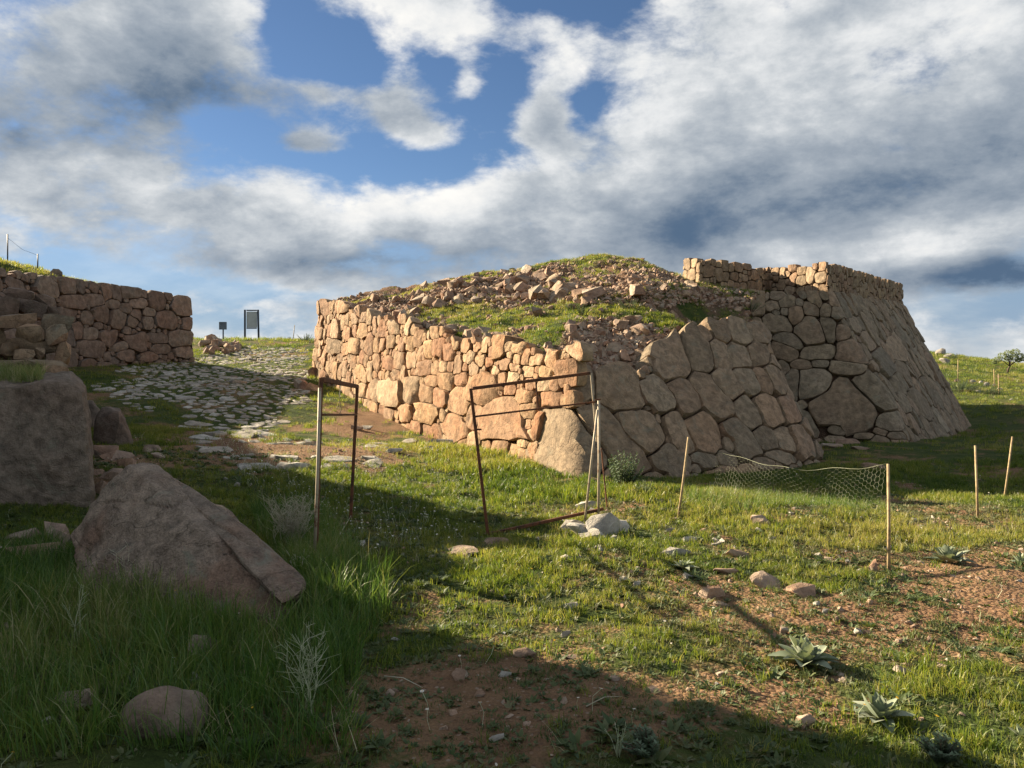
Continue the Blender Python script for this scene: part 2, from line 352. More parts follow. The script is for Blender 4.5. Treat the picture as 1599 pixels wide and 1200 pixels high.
# ------------------------------------------------------------------ masonry: stones laid on a surface, each with its own outline
class Ruled:
    """surface between a base line and a top line; u runs along it, v up its slope (metres)"""
    def __init__(s, base, top, flip=False, rnd=0.0):
        s.B = np.array(base, float); s.T = np.array(top, float)
        mid = (s.B + s.T) / 2; seg = np.linalg.norm(np.diff(mid, axis=0), axis=1)
        s.k = np.r_[0, np.cumsum(seg)]; s.U = s.k[-1]; s.sgn = -1 if flip else 1; s.rnd = rnd
    def _i(s, A, u):
        return np.stack([np.interp(u, s.k, A[:, i]) for i in range(3)], -1)
    def line(s, A, u):
        if s.rnd <= 0: return s._i(A, u)
        return sum(s._i(A, u + o * s.rnd) for o in (-1, -.5, 0, .5, 1)) / 5
    def L(s, u): return np.linalg.norm(s.line(s.T, u) - s.line(s.B, u), axis=-1)
    def pos(s, u, v):
        u = np.asarray(u, float); v = np.asarray(v, float)
        b, t = s.line(s.B, u), s.line(s.T, u); l = np.linalg.norm(t - b, axis=-1)
        # extrapolate past the ends along the end segments
        ov = np.where(u < 0, u, np.where(u > s.U, u - s.U, 0))
        d0 = (s.B[1] - s.B[0]) / np.linalg.norm(s.B[1] - s.B[0]); d1 = (s.B[-1] - s.B[-2]) / np.linalg.norm(s.B[-1] - s.B[-2])
        ext = np.where((u < 0)[..., None], d0, d1) * ov[..., None]
        return b + (t - b) * (v / l)[..., None] + ext
    def nrm(s, u, v):
        e = .12
        a = s.pos(np.asarray(u) + e, v) - s.pos(np.asarray(u) - e, v); b = s.pos(u, np.asarray(v) + e) - s.pos(u, np.asarray(v) - e)
        n = np.cross(a, b); return s.sgn * n / np.linalg.norm(n, axis=-1, keepdims=True)

def px_sites(S, seeds, pn=3.0, vmax=6):
    """turn (px, py, a, b, angle) ellipses seen in the photograph into sites on the surface"""
    uu, vv = np.meshgrid(np.linspace(0, S.U, 700), np.linspace(-.3, vmax, 260), indexing='ij')
    P = S.pos(uu, vv); n = S.nrm(uu, vv); view = P - np.array((0, 0, CAMH)); front = (n * view).sum(-1) < 0
    q = proj(P); q[~front] = 1e9
    out = []
    for sd in seeds:
        px, py, a, b = sd[:4]; th = R(sd[4]) if len(sd) > 4 else 0
        k = np.argmin(((q - (px, py)) ** 2).sum(-1)); u, v = uu.flat[k], vv.flat[k]
        if ((q.reshape(-1, 2)[k] - (px, py)) ** 2).sum() > 400: continue
        e = .03
        J = np.stack(((proj(S.pos(u + e, v)) - proj(S.pos(u - e, v))) / (2 * e), (proj(S.pos(u, v + e)) - proj(S.pos(u, v - e))) / (2 * e)), -1)
        c, s_ = math.cos(th), math.sin(th)
        A = np.diag((1 / a, 1 / b)) @ np.array(((c, s_), (-s_, c))) @ J
        Uq, sv, Vt = np.linalg.svd(A)                       # keep stones on grazing faces from stretching
        big = min(.95, 2.3 / sv[0]); sv = np.maximum(sv, 1 / big); A = Uq @ np.diag(sv) @ Vt
        out.append((u, v, A, pn, 1))
    return out

def auto_sites(S, sites, passes, dom, urange, vrange, seed):
    """fill what the given stones leave free; passes = [(tries, rmin, rmax, (aspect), tilt)]"""
    r = np.random.default_rng(seed); sites = list(sites)
    C = [np.array(s[:2]) for s in sites]; AA = [s[2] for s in sites]
    rad = [1 / math.sqrt(abs(np.linalg.det(s[2]))) for s in sites]
    for tries, r0, r1, asp, tilt, packing in passes:
        for _ in range(tries):
            u, v = r.uniform(*urange), r.uniform(*vrange)
            if not dom(u, v): continue
            p = np.array((u, v)); rr = r.uniform(r0, r1); k = r.uniform(*asp) ** .5
            if C:
                D = p - np.array(C); q = np.einsum('nij,nj->ni', np.array(AA), D); q = np.abs(q).max(1)
                dist = np.hypot(D[:, 0], D[:, 1])
                # clear of the other stone by this stone's own radius
                if np.any(dist * (1 - 1 / np.maximum(q, 1e-3)) < rr * packing): continue
            a, b = rr * k, rr / k; th = r.normal(0, tilt)
            c, s_ = math.cos(th), math.sin(th)
            A = np.diag((1 / a, 1 / b)) @ np.array(((c, s_), (-s_, c)))
            C.append(p); AA.append(A); rad.append(rr); sites.append((u, v, A, r.uniform(3.2, 7.0), 0))
    return sites

def cells(sites, dom, gap=.014, dmax=1.16, K=18, nn=18):
    c = np.array([s[:2] for s in sites]); AA = np.array([s[2] for s in sites]); pn = np.array([s[3] for s in sites])
    out = []
    th = np.linspace(0, 2 * np.pi, K, endpoint=False)
    T = np.linspace(.15, dmax, 40)
    for i in range(len(sites)):
        A = AA[i]; Ai = np.linalg.inv(A)
        jit = rng.uniform(-.1, .1, K)
        d = np.stack((np.cos(th + jit), np.sin(th + jit)), -1); d /= (np.abs(d) ** pn[i]).sum(-1, keepdims=True) ** (1 / pn[i])
        D = d @ Ai.T                                              # unit-norm boundary directions in uv
        R_ = np.abs(Ai).sum() ; dist = np.hypot(*(c - c[i]).T)
        nb = np.argsort(dist)[1:nn + 1]
        pts = c[i] + T[None, :, None] * D[:, None, :]             # K,T,2
        q = np.einsum('nij,ktnj->ktni', AA[nb], pts[:, :, None, :] - c[nb]) if len(nb) else None
        oth = ((np.abs(q) ** pn[nb][:, None]).sum(-1) ** (1 / pn[nb])).min(-1) if len(nb) else np.full(pts.shape[:2], 9.)
        ok = (oth > T[None]) & dom(pts[..., 0], pts[..., 1])
        first = np.where(ok.all(1), len(T) - 1, np.argmin(ok, 1) - 1); first = np.clip(first, 0, None)
        rad = T[first]
        ln = np.linalg.norm(D, axis=-1)
        rad = np.clip(rad * 1.0 - gap / ln, .12, None)
        rad = .88 * rad + .06 * (np.roll(rad, 1) + np.roll(rad, -1))
        out.append((c[i], rad[:, None] * D, A))
    return out

def stone_geo(S, cen, off, proud, depth, seed, rough=1.0):
    """one dressed stone: outline on the surface, rounded shoulder, uneven face, body running back into the wall"""
    K = len(off); size = float(np.sqrt(np.mean((off ** 2).sum(-1))))
    r = np.random.default_rng(seed)
    tilt = r.normal(0, .07 * rough, 2); ph = r.uniform(0, 50, 3)
    fd = r.uniform(0, 6.28, 3); fc = r.uniform(.50, .95, 3) * size; fs = r.uniform(.12, .50, 3) * rough
    rings = [(.90, -depth), (1.0, -.4 * proud), (.99, .40 * proud), (.962, .84 * proud), (.80, .95 * proud), (.58, .99 * proud), (.30, 1.0 * proud)]
    V = []
    for s, h in rings:
        p = cen + off * s
        P = S.pos(p[:, 0], p[:, 1]); n = S.nrm(p[:, 0], p[:, 1])
        hh = np.full(K, h)
        if h > 0:
            rel = off * s
            nz = np.array([mnoise.noise(Vector((x * 2.2 / size + ph[0], y * 2.2 / size + ph[1], ph[2]))) for x, y in rel])
            nz2 = np.array([mnoise.noise(Vector((x * 9 + ph[1], y * 9, ph[0]))) for x, y in rel])
            hh = hh + (rel @ tilt) + nz * .075 * size * rough * (1 if s < .96 else .5) + nz2 * .018
            for d_, c_, s2_ in zip(fd, fc, fs): hh = hh - np.maximum(0, rel @ np.array((math.cos(d_), math.sin(d_))) - c_) * s2_
        V.append(P + n * hh[:, None])
    p = cen[None]; hh = proud
    V.append(S.pos(p[:, 0], p[:, 1]) + S.nrm(p[:, 0], p[:, 1]) * hh)
    F = []
    for i in range(len(rings) - 1):
        for k in range(K):
            a, b = i * K + k, i * K + (k + 1) % K
            F.append((a, b, b + K, a + K))
    l = (len(rings) - 1) * K; c = len(rings) * K
    for k in range(K): F.append((l + k, l + (k + 1) % K, c))
    F.append(tuple(range(K))[::-1])
    V = np.vstack(V)
    if S.sgn < 0: F = [f[::-1] for f in F]
    return V, F, size

def lay(S, sites, dom, mat, parent, name='stone', gap=.014, proud=(.05, .11), depth=(.18, .35), K=18, limit=300, dmax=1.16, rough=1.0):
    cl_ = cells(sites, dom, gap, dmax, K)
    geo = []
    for i, (c, off, A) in enumerate(cl_):
        ar = 1 / abs(np.linalg.det(A)); sz = math.sqrt(ar)
        if np.sqrt((off ** 2).sum(-1)).max() < .03: continue
        pr = rng.uniform(*proud) * min(1.3, max(.35, sz / .3)); dp = rng.uniform(*depth) * min(1.2, max(.5, sz / .25))
        V, F, size = stone_geo(S, c, off, pr, dp, 1000 + i, rough)
        q = proj(V); span = q.max(0) - q.min(0)
        geo.append((span[0] * span[1], V, F))
    geo.sort(key=lambda g: -g[0])
    rest = ([], [])
    for k, (_, V, F) in enumerate(geo):
        if k < limit:
            o = mesh_obj(name, V, F, mat, parent, sharp=.62); localise(o, V.mean(0))
        else:
            b = len(rest[0]); rest[0].extend(map(tuple, V)); rest[1].extend([tuple(b + x for x in f) for f in F])
    if rest[0]:
        o = mesh_obj('small_stones', rest[0], rest[1], mat, parent, kind='stuff')
        o.location = -Vector(parent.location)
    return len(geo)

def backing(S, name, mat, parent, vtop, inset=.10, vlo=-.4, nu=90, nv=10, u0=None, u1=None, lip=.16, drop=.4):
    """earth and small fill the stones sit in"""
    us = np.linspace(0 if u0 is None else u0, S.U if u1 is None else u1, nu); V = []; F = []
    for u in us:
        vt = vtop(u)
        vs = np.linspace(vlo, vt, nv); U = np.full(nv, u)
        V.append(S.pos(U, vs) - S.nrm(U, vs) * inset)
    V = np.vstack(V)
    for i in range(nu - 1):
        for j in range(nv - 1):
            a = i * nv + j; F.append((a, a + nv, a + nv + 1, a + 1))
    # the top runs back into the fill
    l = [i * nv + nv - 1 for i in range(nu)]; b0 = len(V); ext = []
    for k, i in enumerate(l):
        n = S.nrm(np.array([us[k]]), np.array([vtop(us[k])]))[0]; n[2] = 0; n /= np.linalg.norm(n) + 1e-9
        ext.append(V[i] - n * lip + np.array((0, 0, -.05)))
    low = [e - np.array((0, 0, drop)) for e in ext]
    V = np.vstack([V, ext, low])
    for i in range(nu - 1):
        F.append((l[i], l[i + 1], b0 + i + 1, b0 + i)); F.append((b0 + i, b0 + i + 1, b0 + nu + i + 1, b0 + nu + i))
    o = mesh_obj(name, V, F, mat, parent, False)
    if parent: o.location = -Vector(parent.location)
    return o

# ------------------------------------------------------------------ rocks
def hull_mesh(name, pts, mat, cuts=0, amp=.0, seed=0, smooth=True, soften=0, fine=.0):
    bm = bmesh.new()
    for p in pts: bm.verts.new(tuple(p))
    res = bmesh.ops.convex_hull(bm, input=bm.verts)
    bmesh.ops.delete(bm, geom=[v for v in bm.verts if not v.link_faces], context='VERTS')
    for _ in range(cuts):
        bmesh.ops.subdivide_edges(bm, edges=bm.edges[:], cuts=1, use_grid_fill=True)
        bmesh.ops.triangulate(bm, faces=bm.faces[:])
        if soften:
            bmesh.ops.smooth_vert(bm, verts=bm.verts[:], factor=soften, use_axis_x=True, use_axis_y=True, use_axis_z=True)
    bm.normal_update()
    if amp:
        c = Vector((seed * 3.1, seed * 1.7, seed * .7)); mv = []
        for v in bm.verts:
            d = mnoise.fractal(v.co * 1.8 + c, 1.0, 2.0, 4) * amp + mnoise.noise(v.co * 14 + c) * fine
            if fine > .011: d -= .020 * max(0, min(1, .2 + 2.5 * mnoise.noise(v.co * 1.1 + c * 2))) * max(0, 1 - abs(mnoise.noise(Vector((v.co.x * 1.3 + v.co.z, v.co.y, v.co.z * 2.6 - v.co.x * .8)) * 1.1 + c)) / .035)
            mv.append(v.co + v.normal * d)
        for v, m_ in zip(bm.verts, mv): v.co = m_
    bmesh.ops.recalc_face_normals(bm, faces=bm.faces[:])
    me = bpy.data.meshes.new(name); bm.to_mesh(me); bm.free(); me.materials.append(mat)
    if smooth: me.polygons.foreach_set('use_smooth', [True] * len(me.polygons)); me.set_sharp_from_angle(angle=.55)
    return me
def rock_protos(n, mat, seed, flat=.7, npts=13, cuts=1, soften=.35, box=.75):
    r = np.random.default_rng(seed); out = []
    for i in range(n):
        d = r.normal(0, 1, (npts, 3)); d = np.sign(d) * np.abs(d) ** box; d /= np.abs(d).max(1, keepdims=True) ** .8 + 1e-6
        d /= np.linalg.norm(d, axis=1, keepdims=True) ** .7
        d *= np.array((1, r.uniform(.6, .9), r.uniform(flat - .2, flat + .1)))
        d /= np.abs(d[:, 0]).max()
        out.append(hull_mesh('rock', d, mat, cuts, .06, seed + i, True, soften))
    return out
RUB_P = rock_protos(14, RUBB, 21, .65, 11, 1, .03)
FLD_P = rock_protos(10, FIELD, 51, .6, 13, 2, .10)
BOU_P = rock_protos(6, BOUL, 61, .75, 13, 3, .10)
DRK_P = rock_protos(4, DARKW, 81, .8, 16, 3, .2)
PAL_P = rock_protos(6, PALE, 71, .7, 12, 2, .06)
def put_rock(name, me, p, size, parent=None, rz=None, tilt=.35, sink=.25, flat=1.0, mat=None):
    o = bpy.data.objects.new(name, me); COL.objects.link(o); o.parent = parent
    loc = Vector(tuple(p)) + Vector((0, 0, size * (.5 - sink) * flat * .6))
    o.location = loc - (Vector(parent.location) if parent else Vector())
    o.rotation_euler = (random.gauss(0, tilt), random.gauss(0, tilt), random.uniform(0, 6.28) if rz is None else rz)
    o.scale = (size * .5, size * .5 * random.uniform(.8, 1.1), size * .5 * flat * random.uniform(.85, 1.15))
    return o

# ------------------------------------------------------------------ where grass grows
def inpoly(px, py, poly):
    px = np.asarray(px); py = np.asarray(py); c = np.zeros(px.shape, bool); n = len(poly)
    for i in range(n):
        x1, y1 = poly[i]; x2, y2 = poly[i - 1]
        c ^= ((y1 > py) != (y2 > py)) & (px < (x2 - x1) * (py - y1) / (y2 - y1 + 1e-12) + x1)
    return c
def spot(x, y, cx, cy, rx, ry, rot=0):
    c, s_ = math.cos(rot), math.sin(rot); u = (x - cx) * c + (y - cy) * s_; v = -(x - cx) * s_ + (y - cy) * c
    return np.exp(-((u / rx) ** 2 + (v / ry) ** 2))
bare_px = [(860, 1110, 330, 60, .85), (700, 1060, 150, 50, .7), (1250, 950, 150, 28, .65), (1330, 1000, 120, 30, .4), (1420, 970, 120, 40, .5), (1545, 900, 120, 45, 1.5), (1600, 950, 120, 40, 1.3), (1590, 860, 60, 14, .8), (1110, 920, 90, 25, .8), (1350, 870, 70, 18, .5),
           (430, 700, 120, 22, .9), (560, 715, 120, 20, .6), (600, 652, 70, 14, .85), (545, 668, 60, 10, .8), (1430, 790, 70, 14, .8), (1200, 800, 60, 12, .4), (990, 790, 50, 12, .6), (1220, 1090, 90, 40, .8), (1480, 815, 60, 12, .5)]
BARE = []
for px, py, rx, ry, am in bare_px:
    p = G(px, py); a = abs(G(px + rx, py)[0] - p[0]); b = abs(G(px, py - ry)[1] - G(px, py + ry)[1]) / 2
    BARE.append((p[0], p[1], a, b, am))
road_p = [G(*q)[:2] for q in [(210, 585), (300, 560), (380, 546), (478, 552), (486, 600), (478, 650), (420, 672), (320, 660), (240, 625)]]
def grassiness(x, y):
    g = .74 + (fbm(x, y, .8, 31, 4) - .5) * 1.2 + (fbm(x, y, 3.2, 35, 3) - .5) * .9
    for cx, cy, rx, ry, am in BARE: g = g - am * spot(x, y, cx, cy, rx, ry)
    return np.clip(g, 0, 1)

# ------------------------------------------------------------------ terrain
def axis(a, b, fine, lo, hi, grow=1.12):
    mid = list(np.arange(a, b + 1e-6, fine)); s_ = fine; x = mid[-1]
    while x < hi: s_ *= grow; x += s_; mid.append(x)
    s_ = fine; x = mid[0]; left = []
    while x > lo: s_ *= grow; x -= s_; left.append(x)
    return np.array(left[::-1] + mid)
gx = axis(-8, 11, .09, -900, 900); gy = axis(2, 15, .09, -900, 900, 1.10)
XX, YY = np.meshgrid(gx, gy, indexing='ij'); ZZ = ground(XX, YY)
nx, ny = XX.shape
V = np.stack((XX, YY, ZZ), -1).reshape(-1, 3)
ii, jj = np.meshgrid(np.arange(nx - 1), np.arange(ny - 1), indexing='ij'); a = (ii * ny + jj).ravel()
F = np.stack((a, a + ny, a + ny + 1, a + 1), -1).tolist()
gr = mesh_obj('ground', V, F, SOIL, None, True, 'structure')
at = gr.data.attributes.new('grassy', 'FLOAT', 'POINT'); at.data.foreach_set('value', grassiness(XX, YY).ravel().astype(np.float32))

# ------------------------------------------------------------------ bastion with the sunlit wall, its mound and its sloping stone front
A0, B0 = np.array((.80, 12.0)), np.array((-6.45, 25.0))
tt = [0, .12, .3, .5, .62, .75, .88, 1.0]
topz = {0: W(876, 556, 12.2)[2], .12: W(835, 556, 13.56)[2], .3: W(742, 528, 15.9)[2], .5: W(650, 507, 18.5)[2], .62: W(595, 500, 20)[2], .75: W(556, 482, 21.75)[2], .88: W(520, 474, 23.4)[2], 1.0: W(491, 472, 25)[2]}
nin = np.array((.87, .5)) / math.hypot(.87, .5)
base, top = [], []
for t in tt:
    p = A0 + (B0 - A0) * t; zb = gz(*p) - .25
    base.append((*p, zb)); q = p + nin * (.10 * (topz[t] - zb) - .0); top.append((*q, topz[t]))
S0 = Ruled(base, top, flip=False)
if np.dot(S0.nrm(2.0, 1.0), (-.87, -.5, 0)) < 0: S0.sgn *= -1
L0 = lambda u: S0.L(np.asarray(u, float))
seeds0 = [(783.7, 653.7, 36, 34), (757.5, 606, 25, 21), (719.5, 624.5, 16, 22), (720, 593, 12.5, 10), (712, 669, 23, 19, 45), (744, 687, 18, 12), (740.5, 650, 8, 20), (809, 712, 36, 17, 20), (800.5, 591, 15.5, 9), (827, 642, 11, 12), (820, 619, 12.5, 10.5),
          (858, 627.5, 19, 13), (850, 600.5, 22, 9), (854, 580.5, 21, 8), (825, 580.5, 8, 7), (836, 564, 26, 8), (797, 554, 13, 5), (811, 544, 33, 8, 8), (671, 645, 20, 16, 25), (690, 621, 11, 15), (670, 618, 10, 14), (697.5, 598, 9, 14),
          (677.5, 595, 9, 9), (667, 575, 17, 11), (740.5, 577, 9.5, 10.5), (773, 579, 11, 7), (693, 573, 7, 8), (795, 609, 10, 9), (817.5, 692, 10, 8), (836, 705, 10, 12), (827, 681, 8, 9), (825, 662, 5, 8), (680, 522, 7, 9), (714, 537, 5, 10),
          (727, 540, 9, 9), (745, 543, 9, 6), (751, 564, 7, 8), (804, 574, 9, 6), (788, 568, 8, 8), (609, 613.5, 16, 19), (588, 611, 6, 16), (632, 618, 7, 14), (646.7, 608.8, 10, 21), (635, 644, 14, 12.5), (565, 610, 7, 10.5), (577, 612, 5, 11.5),
          (500, 520, 9, 10), (526, 515, 7, 15), (566, 517, 8, 11), (555, 542, 8, 11.5), (525, 541, 12, 11), (616, 512.5, 12.5, 10.5), (606.5, 566.5, 8, 9.5), (625, 563, 7, 14), (642, 562, 9, 13), (662, 553, 5, 12), (508.5, 482, 10, 11), (538, 480, 8, 11),
          (555, 499, 8, 8), (495, 482, 5, 10), (784, 700, 20, 12)]
rag0 = lambda u: .34 * (vnoise(np.asarray(u, float), np.zeros(np.shape(u)), 2.1, 3) - .45) + .16 * (vnoise(np.asarray(u, float), np.zeros(np.shape(u)), 5.2, 8) - .5)
dom0 = lambda u, v: (v < L0(u) + .10 + rag0(u)) & (v > -.35) & (u < S0.U + .02) & (u > -.25) & ~((np.asarray(u) < .78) & (np.asarray(v) < 1.22))
st = px_sites(S0, seeds0, 4.2, 3.2)
st = auto_sites(S0, st, [(2600, .16, .26, (.7, 1.6), .12, .80), (4200, .09, .15, (.8, 1.9), .15, .78), (6000, .05, .08, (.8, 1.7), .3, .75)], lambda u, v: v < L0(u) + .0 + float(rag0(u)), (-.1, S0.U), (0, 3.2), 5)
wall = thing('stone_wall', (*A0, gz(*A0)), 'sunlit wall of rough orange field stones along the right of the paved way', 'wall')
n0 = lay(S0, st, dom0, WARM, wall, gap=.004, proud=(.03, .11), depth=(.25, .40), K=22, dmax=1.4)
backing(S0, 'wall_core', CORE, wall, lambda u: float(L0(u)) - .22, .09)
# left end of the wall: a short return running back
endp = np.array(base[-1]); endt = np.array(top[-1])
SE = Ruled([endp, endp + (2.6, 1.6, .3)], [endt, endt + (2.6, 1.6, .1)])
if np.dot(SE.nrm(.5, 1.0), (-.5, .85, 0)) < 0: SE.sgn *= -1
st = auto_sites(SE, [], [(500, .18, .28, (.7, 1.6), .12, .8), (900, .08, .14, (.8, 1.9), .15, .78)], lambda u, v: True, (0.1, SE.U), (0, 2.6), 6)
wall2 = thing('stone_wall', endp, 'short back wall of rough stones behind the far end of the sunlit wall', 'wall')
lay(SE, st, lambda u, v: (v < 2.75) & (u > -.05), WARM, wall2, K=12)
backing(SE, 'wall_core', CORE, wall2, lambda u: 2.5, .09)

# sloping stone front of the near bastion
def P3(px, py, Y): return W(px, py, Y)
b1 = [(.38, 12.75), (.98, 11.25), (1.35, 11.30), (2.3, 11.8), (2.6, 12.0), (3.4, 12.5), (5.15, 13.7), (5.85, 14.3), (6.1, 15.0), (5.8, 16.3), (5.4, 17.6)]
t1_ = [W(850, 556, 13.5), W(886, 545, 12.6), W(915, 575, 12.5), W(1000, 580, 13.1), W(1020, 532, 14.0), W(1060, 515, 14.5), W(1110, 496, 15.2), W(1160, 502, 15.8), W(1188, 518, 16.1), W(1188, 520, 16.8), W(1172, 508, 18.0)]
S1 = Ruled([(x, y, gz(x, y) - .25) for x, y in b1], t1_, rnd=.16)
if np.dot(S1.nrm(3.0, 1.0), (.3, -.8, .5)) < 0: S1.sgn *= -1
seeds1 = [(880, 694, 60, 42, 60), (900, 595, 38, 22, 68), (896, 552, 24, 12, 35), (964, 612, 45, 30, 25), (960, 692, 72, 26, 47), (1001, 677, 47, 32, 25), (1025, 620, 33, 19, 45), (1066, 620, 34, 22, 45), (1046, 560, 38, 28, 70), (1090, 552, 33, 17, 65),
          (1056, 680, 40, 17, 60), (1098, 676, 33, 27, 50), (1043, 722, 30, 21, 30), (1107, 620, 46, 21, 50), (1095, 720, 24, 11, 10), (1085, 731, 8, 8), (1123, 557, 27, 15, 65), (1151, 557, 24, 17, 35), (1184, 557, 20, 17), (1121, 516, 24, 14, 70),
          (1150, 519, 24, 13, 55), (1131, 602, 28, 17, 50), (1164, 596, 25, 16, 40), (1191, 597, 25, 12, 55), (1216, 595, 30, 16, 65), (1222, 565, 26, 9, 50), (1246, 602, 20, 9, 60), (1166, 645, 28, 19, 45), (1200, 644, 29, 18, 55), (1230, 642, 26, 14, 60),
          (1255, 636, 16, 13), (1151, 684, 37, 19, 50), (1195, 687, 22, 14, 40), (1224, 687, 24, 13, 55), (1249, 689, 29, 16, 55), (1265, 666, 22, 10, 45), (1280, 659, 20, 8, 60), (1290, 700, 20, 9, 60), (1279, 710, 15, 10, 40), (1220, 714, 25, 9, 15),
          (1190, 724, 22, 8, 5), (1291, 686, 12, 6, 60), (1098, 525, 13, 8, 40), (1137, 693, 14, 8, 60), (1183, 525, 22, 11, 45), (1208, 545, 18, 7, 45), (840, 735, 20, 10, 30)]
L1 = lambda u: S1.L(np.asarray(u, float))
st = px_sites(S1, seeds1, 2.7, 3.6)
st = auto_sites(S1, st, [(900, .22, .34, (.6, 1.0), .2, .8), (1500, .11, .18, (.7, 1.4), .3, .78), (2600, .055, .09, (.7, 1.5), .4, .7)], lambda u, v: (v < L1(u) - .15 ) , (0.3, S1.U), (0, 4), 8)
glac = thing('stone_rampart', (.8, 11.4, gz(.8, 11.4)), 'sloping front of huge brown boulders at the near corner of the ruin', 'rampart')
n1 = lay(S1, st, lambda u, v: (v < L1(u) + .06 + .16 * np.sin(np.asarray(u) * 4.3 + 1) * np.sin(np.asarray(u) * 1.9)) & (v > -.35), GRAN, glac, gap=.005, proud=(.05, .10), depth=(.35, .6), K=32, dmax=1.5, rough=.6)
backing(S1, 'rampart_core', CORE, glac, lambda u: float(L1(u)) - .2, .16)

# far tower: sloping base and upright parapet
tb = [(3.6, 17.8), (6.4, 18.9), (9.6, 18.4), (15.6, 26), (15.2, 32)]
ttop = [W(1092, 447, 20.0), W(1198, 457, 20.9), W(1292, 455, 20.0), W(1409, 474, 28.0), np.array((13.2, 32.5, 3.9))]
S2 = Ruled([(x, y, gz(x, y) - .3) for x, y in tb], ttop, rnd=.22)
if np.dot(S2.nrm(7.0, 1.0), (.3, -.8, .5)) < 0: S2.sgn *= -1
seeds2 = [(1324.6, 632.8, 50, 41, 20), (1274, 597, 27, 21), (1368.5, 612, 40, 21, 45), (1333, 550, 25, 19, 15), (1324.6, 576, 30, 11, 5), (1279, 550, 32, 12, -8), (1266.5, 519, 27, 20, 40), (1230, 533, 22, 12, 20), (1212, 506, 23, 13, 10), (1224, 547.5, 20, 12, 25),
          (1243, 493, 12, 14), (1267, 483.5, 12, 10), (1293.6, 515, 20, 11, 75), (1315.6, 522, 12, 11), (1333.7, 509, 14, 12, 50), (1354, 531, 17, 12, 55), (1252, 570, 15, 7, 5), (1279.4, 568, 14, 6, 5), (1289.8, 487, 9, 9), (1308, 488, 9, 9),
          (1393, 657, 21, 14, 5), (1402, 600.5, 18, 12, 35), (1377.6, 568, 22, 10, 60), (1397, 545, 24, 13, 55), (1410, 580, 22, 11, 45), (1365, 572, 10, 8, 60), (1306, 673, 14, 7, 15), (1349, 680.5, 17, 5), (1408.6, 630, 16, 9, 60), (1438, 633, 24, 9, 60),
          (1425, 664, 18, 11, 45), (1402, 683, 20, 6), (1230, 473, 12, 8), (1205, 478, 10, 7), (1215, 463, 10, 6)]
L2 = lambda u: S2.L(np.asarray(u, float))
st = px_sites(S2, seeds2, 2.7, 5.5)
st = auto_sites(S2, st, [(500, .28, .40, (.45, .8), .18, .85), (4500, .17, .27, (.45, 1.0), .25, .8), (5000, .09, .14, (.6, 1.4), .4, .75)], lambda u, v: v < L2(u) - .05, (0, S2.U), (0, 5.4), 9)
tower = thing('stone_tower', (9.6, 18.4, gz(9.6, 18.4)), 'far tower with a steep base of grey boulders and a low parapet on top', 'tower')
n2 = lay(S2, st, lambda u, v: (v < L2(u) + .03) & (v > -.35), TOWG, tower, gap=.004, proud=(.04, .085), depth=(.3, .5), K=24, dmax=1.45, rough=.6)
backing(S2, 'tower_core', CORE, tower, lambda u: float(L2(u)) - .02, .14)
pb = [W(1067, 452, 20.9), W(1092, 452, 20.0), W(1200, 457, 21.9)] + [p for p in ttop[2:]]
pb = [np.array(p) for p in pb]; pt = [p.copy() for p in pb]
for p, z in zip(pt, (W(1067, 407, 20.9)[2], W(1094, 403, 20.0)[2], W(1205, 419, 21.9)[2], W(1290, 411, 20.0)[2], W(1410, 445, 28.0)[2], 4.6)): p[2] = z
for p in pb: p[2] -= .15
S3 = Ruled(pb, pt)
if np.dot(S3.nrm(8.0, .3), (.3, -.8, 0)) < 0: S3.sgn *= -1
L3 = lambda u: S3.L(np.asarray(u, float))
st = auto_sites(S3, [], [(2200, .11, .17, (.7, 1.6), .1, .80), (2600, .07, .11, (.8, 1.6), .15, .78), (3000, .05, .08, (.8, 1.6), .2, .75)], lambda u, v: v < L3(u) - .05, (.0, S3.U), (0, 1.1), 10)
PARA = stone_mat('parapet_stone', [(.32, .22, .14), (.37, .275, .175), (.30, .195, .125), (.35, .27, .185), (.38, .275, .165)], patch=(.38, .21, .12), patch_amt=.3)
par = thing('parapet_wall', pb[3], 'low parapet of small squared stones crowning the far tower', 'parapet')
n3 = lay(S3, st, lambda u, v: (v < L3(u) + .05) & (u > -.02), PARA, par, gap=.008, proud=(.03, .06), depth=(.3, .4), K=14, dmax=1.35)
backing(S3, 'parapet_core', CORE, par, lambda u: float(L3(u)) - .06, .07, -.3)

# mound of earth and rubble filling the bastion
mc = []
for u in np.linspace(.1, S0.U, 12):
    p = S0.pos(u, float(L0(u)) - .05) - S0.nrm(u, 1.0) * .25; mc.append(tuple(p))
for u in np.linspace(.9, S1.U, 14):
    p = S1.pos(u, float(L1(u)) - .12) - S1.nrm(u, 1.0) * .30; mc.append(tuple(p))
for a in [(560, 463, 27), (600, 466, 25), (670, 450, 24), (750, 429, 24), (830, 421, 24), (930, 405, 24), (1030, 421, 23.5), (1080, 440, 22.5), (650, 490, 20), (760, 470, 20), (850, 468, 19), (950, 462, 18), (800, 508, 17), (900, 500, 16), (1000, 488, 16.5),
          (1080, 463, 18), (1140, 470, 19), (1170, 492, 17.2), (955, 528, 14.6), (880, 522, 14.6)]:
    mc.append(tuple(W(*a)))
mc += [(-4, 30, 3.4), (2, 30, 4.4), (6, 26, 3.9), (9, 24, 3.6), (12, 29, 3.6), (8, 33, 3.4), (-6, 27.5, 3.5), (0, 36, 2)]
mt = TPS(mc, .01)
MPOLY = []
for u in np.linspace(S0.U, .15, 14): p = S0.pos(u, float(L0(u))) - S0.nrm(u, 1.0) * .12; MPOLY.append((p[0], p[1]))
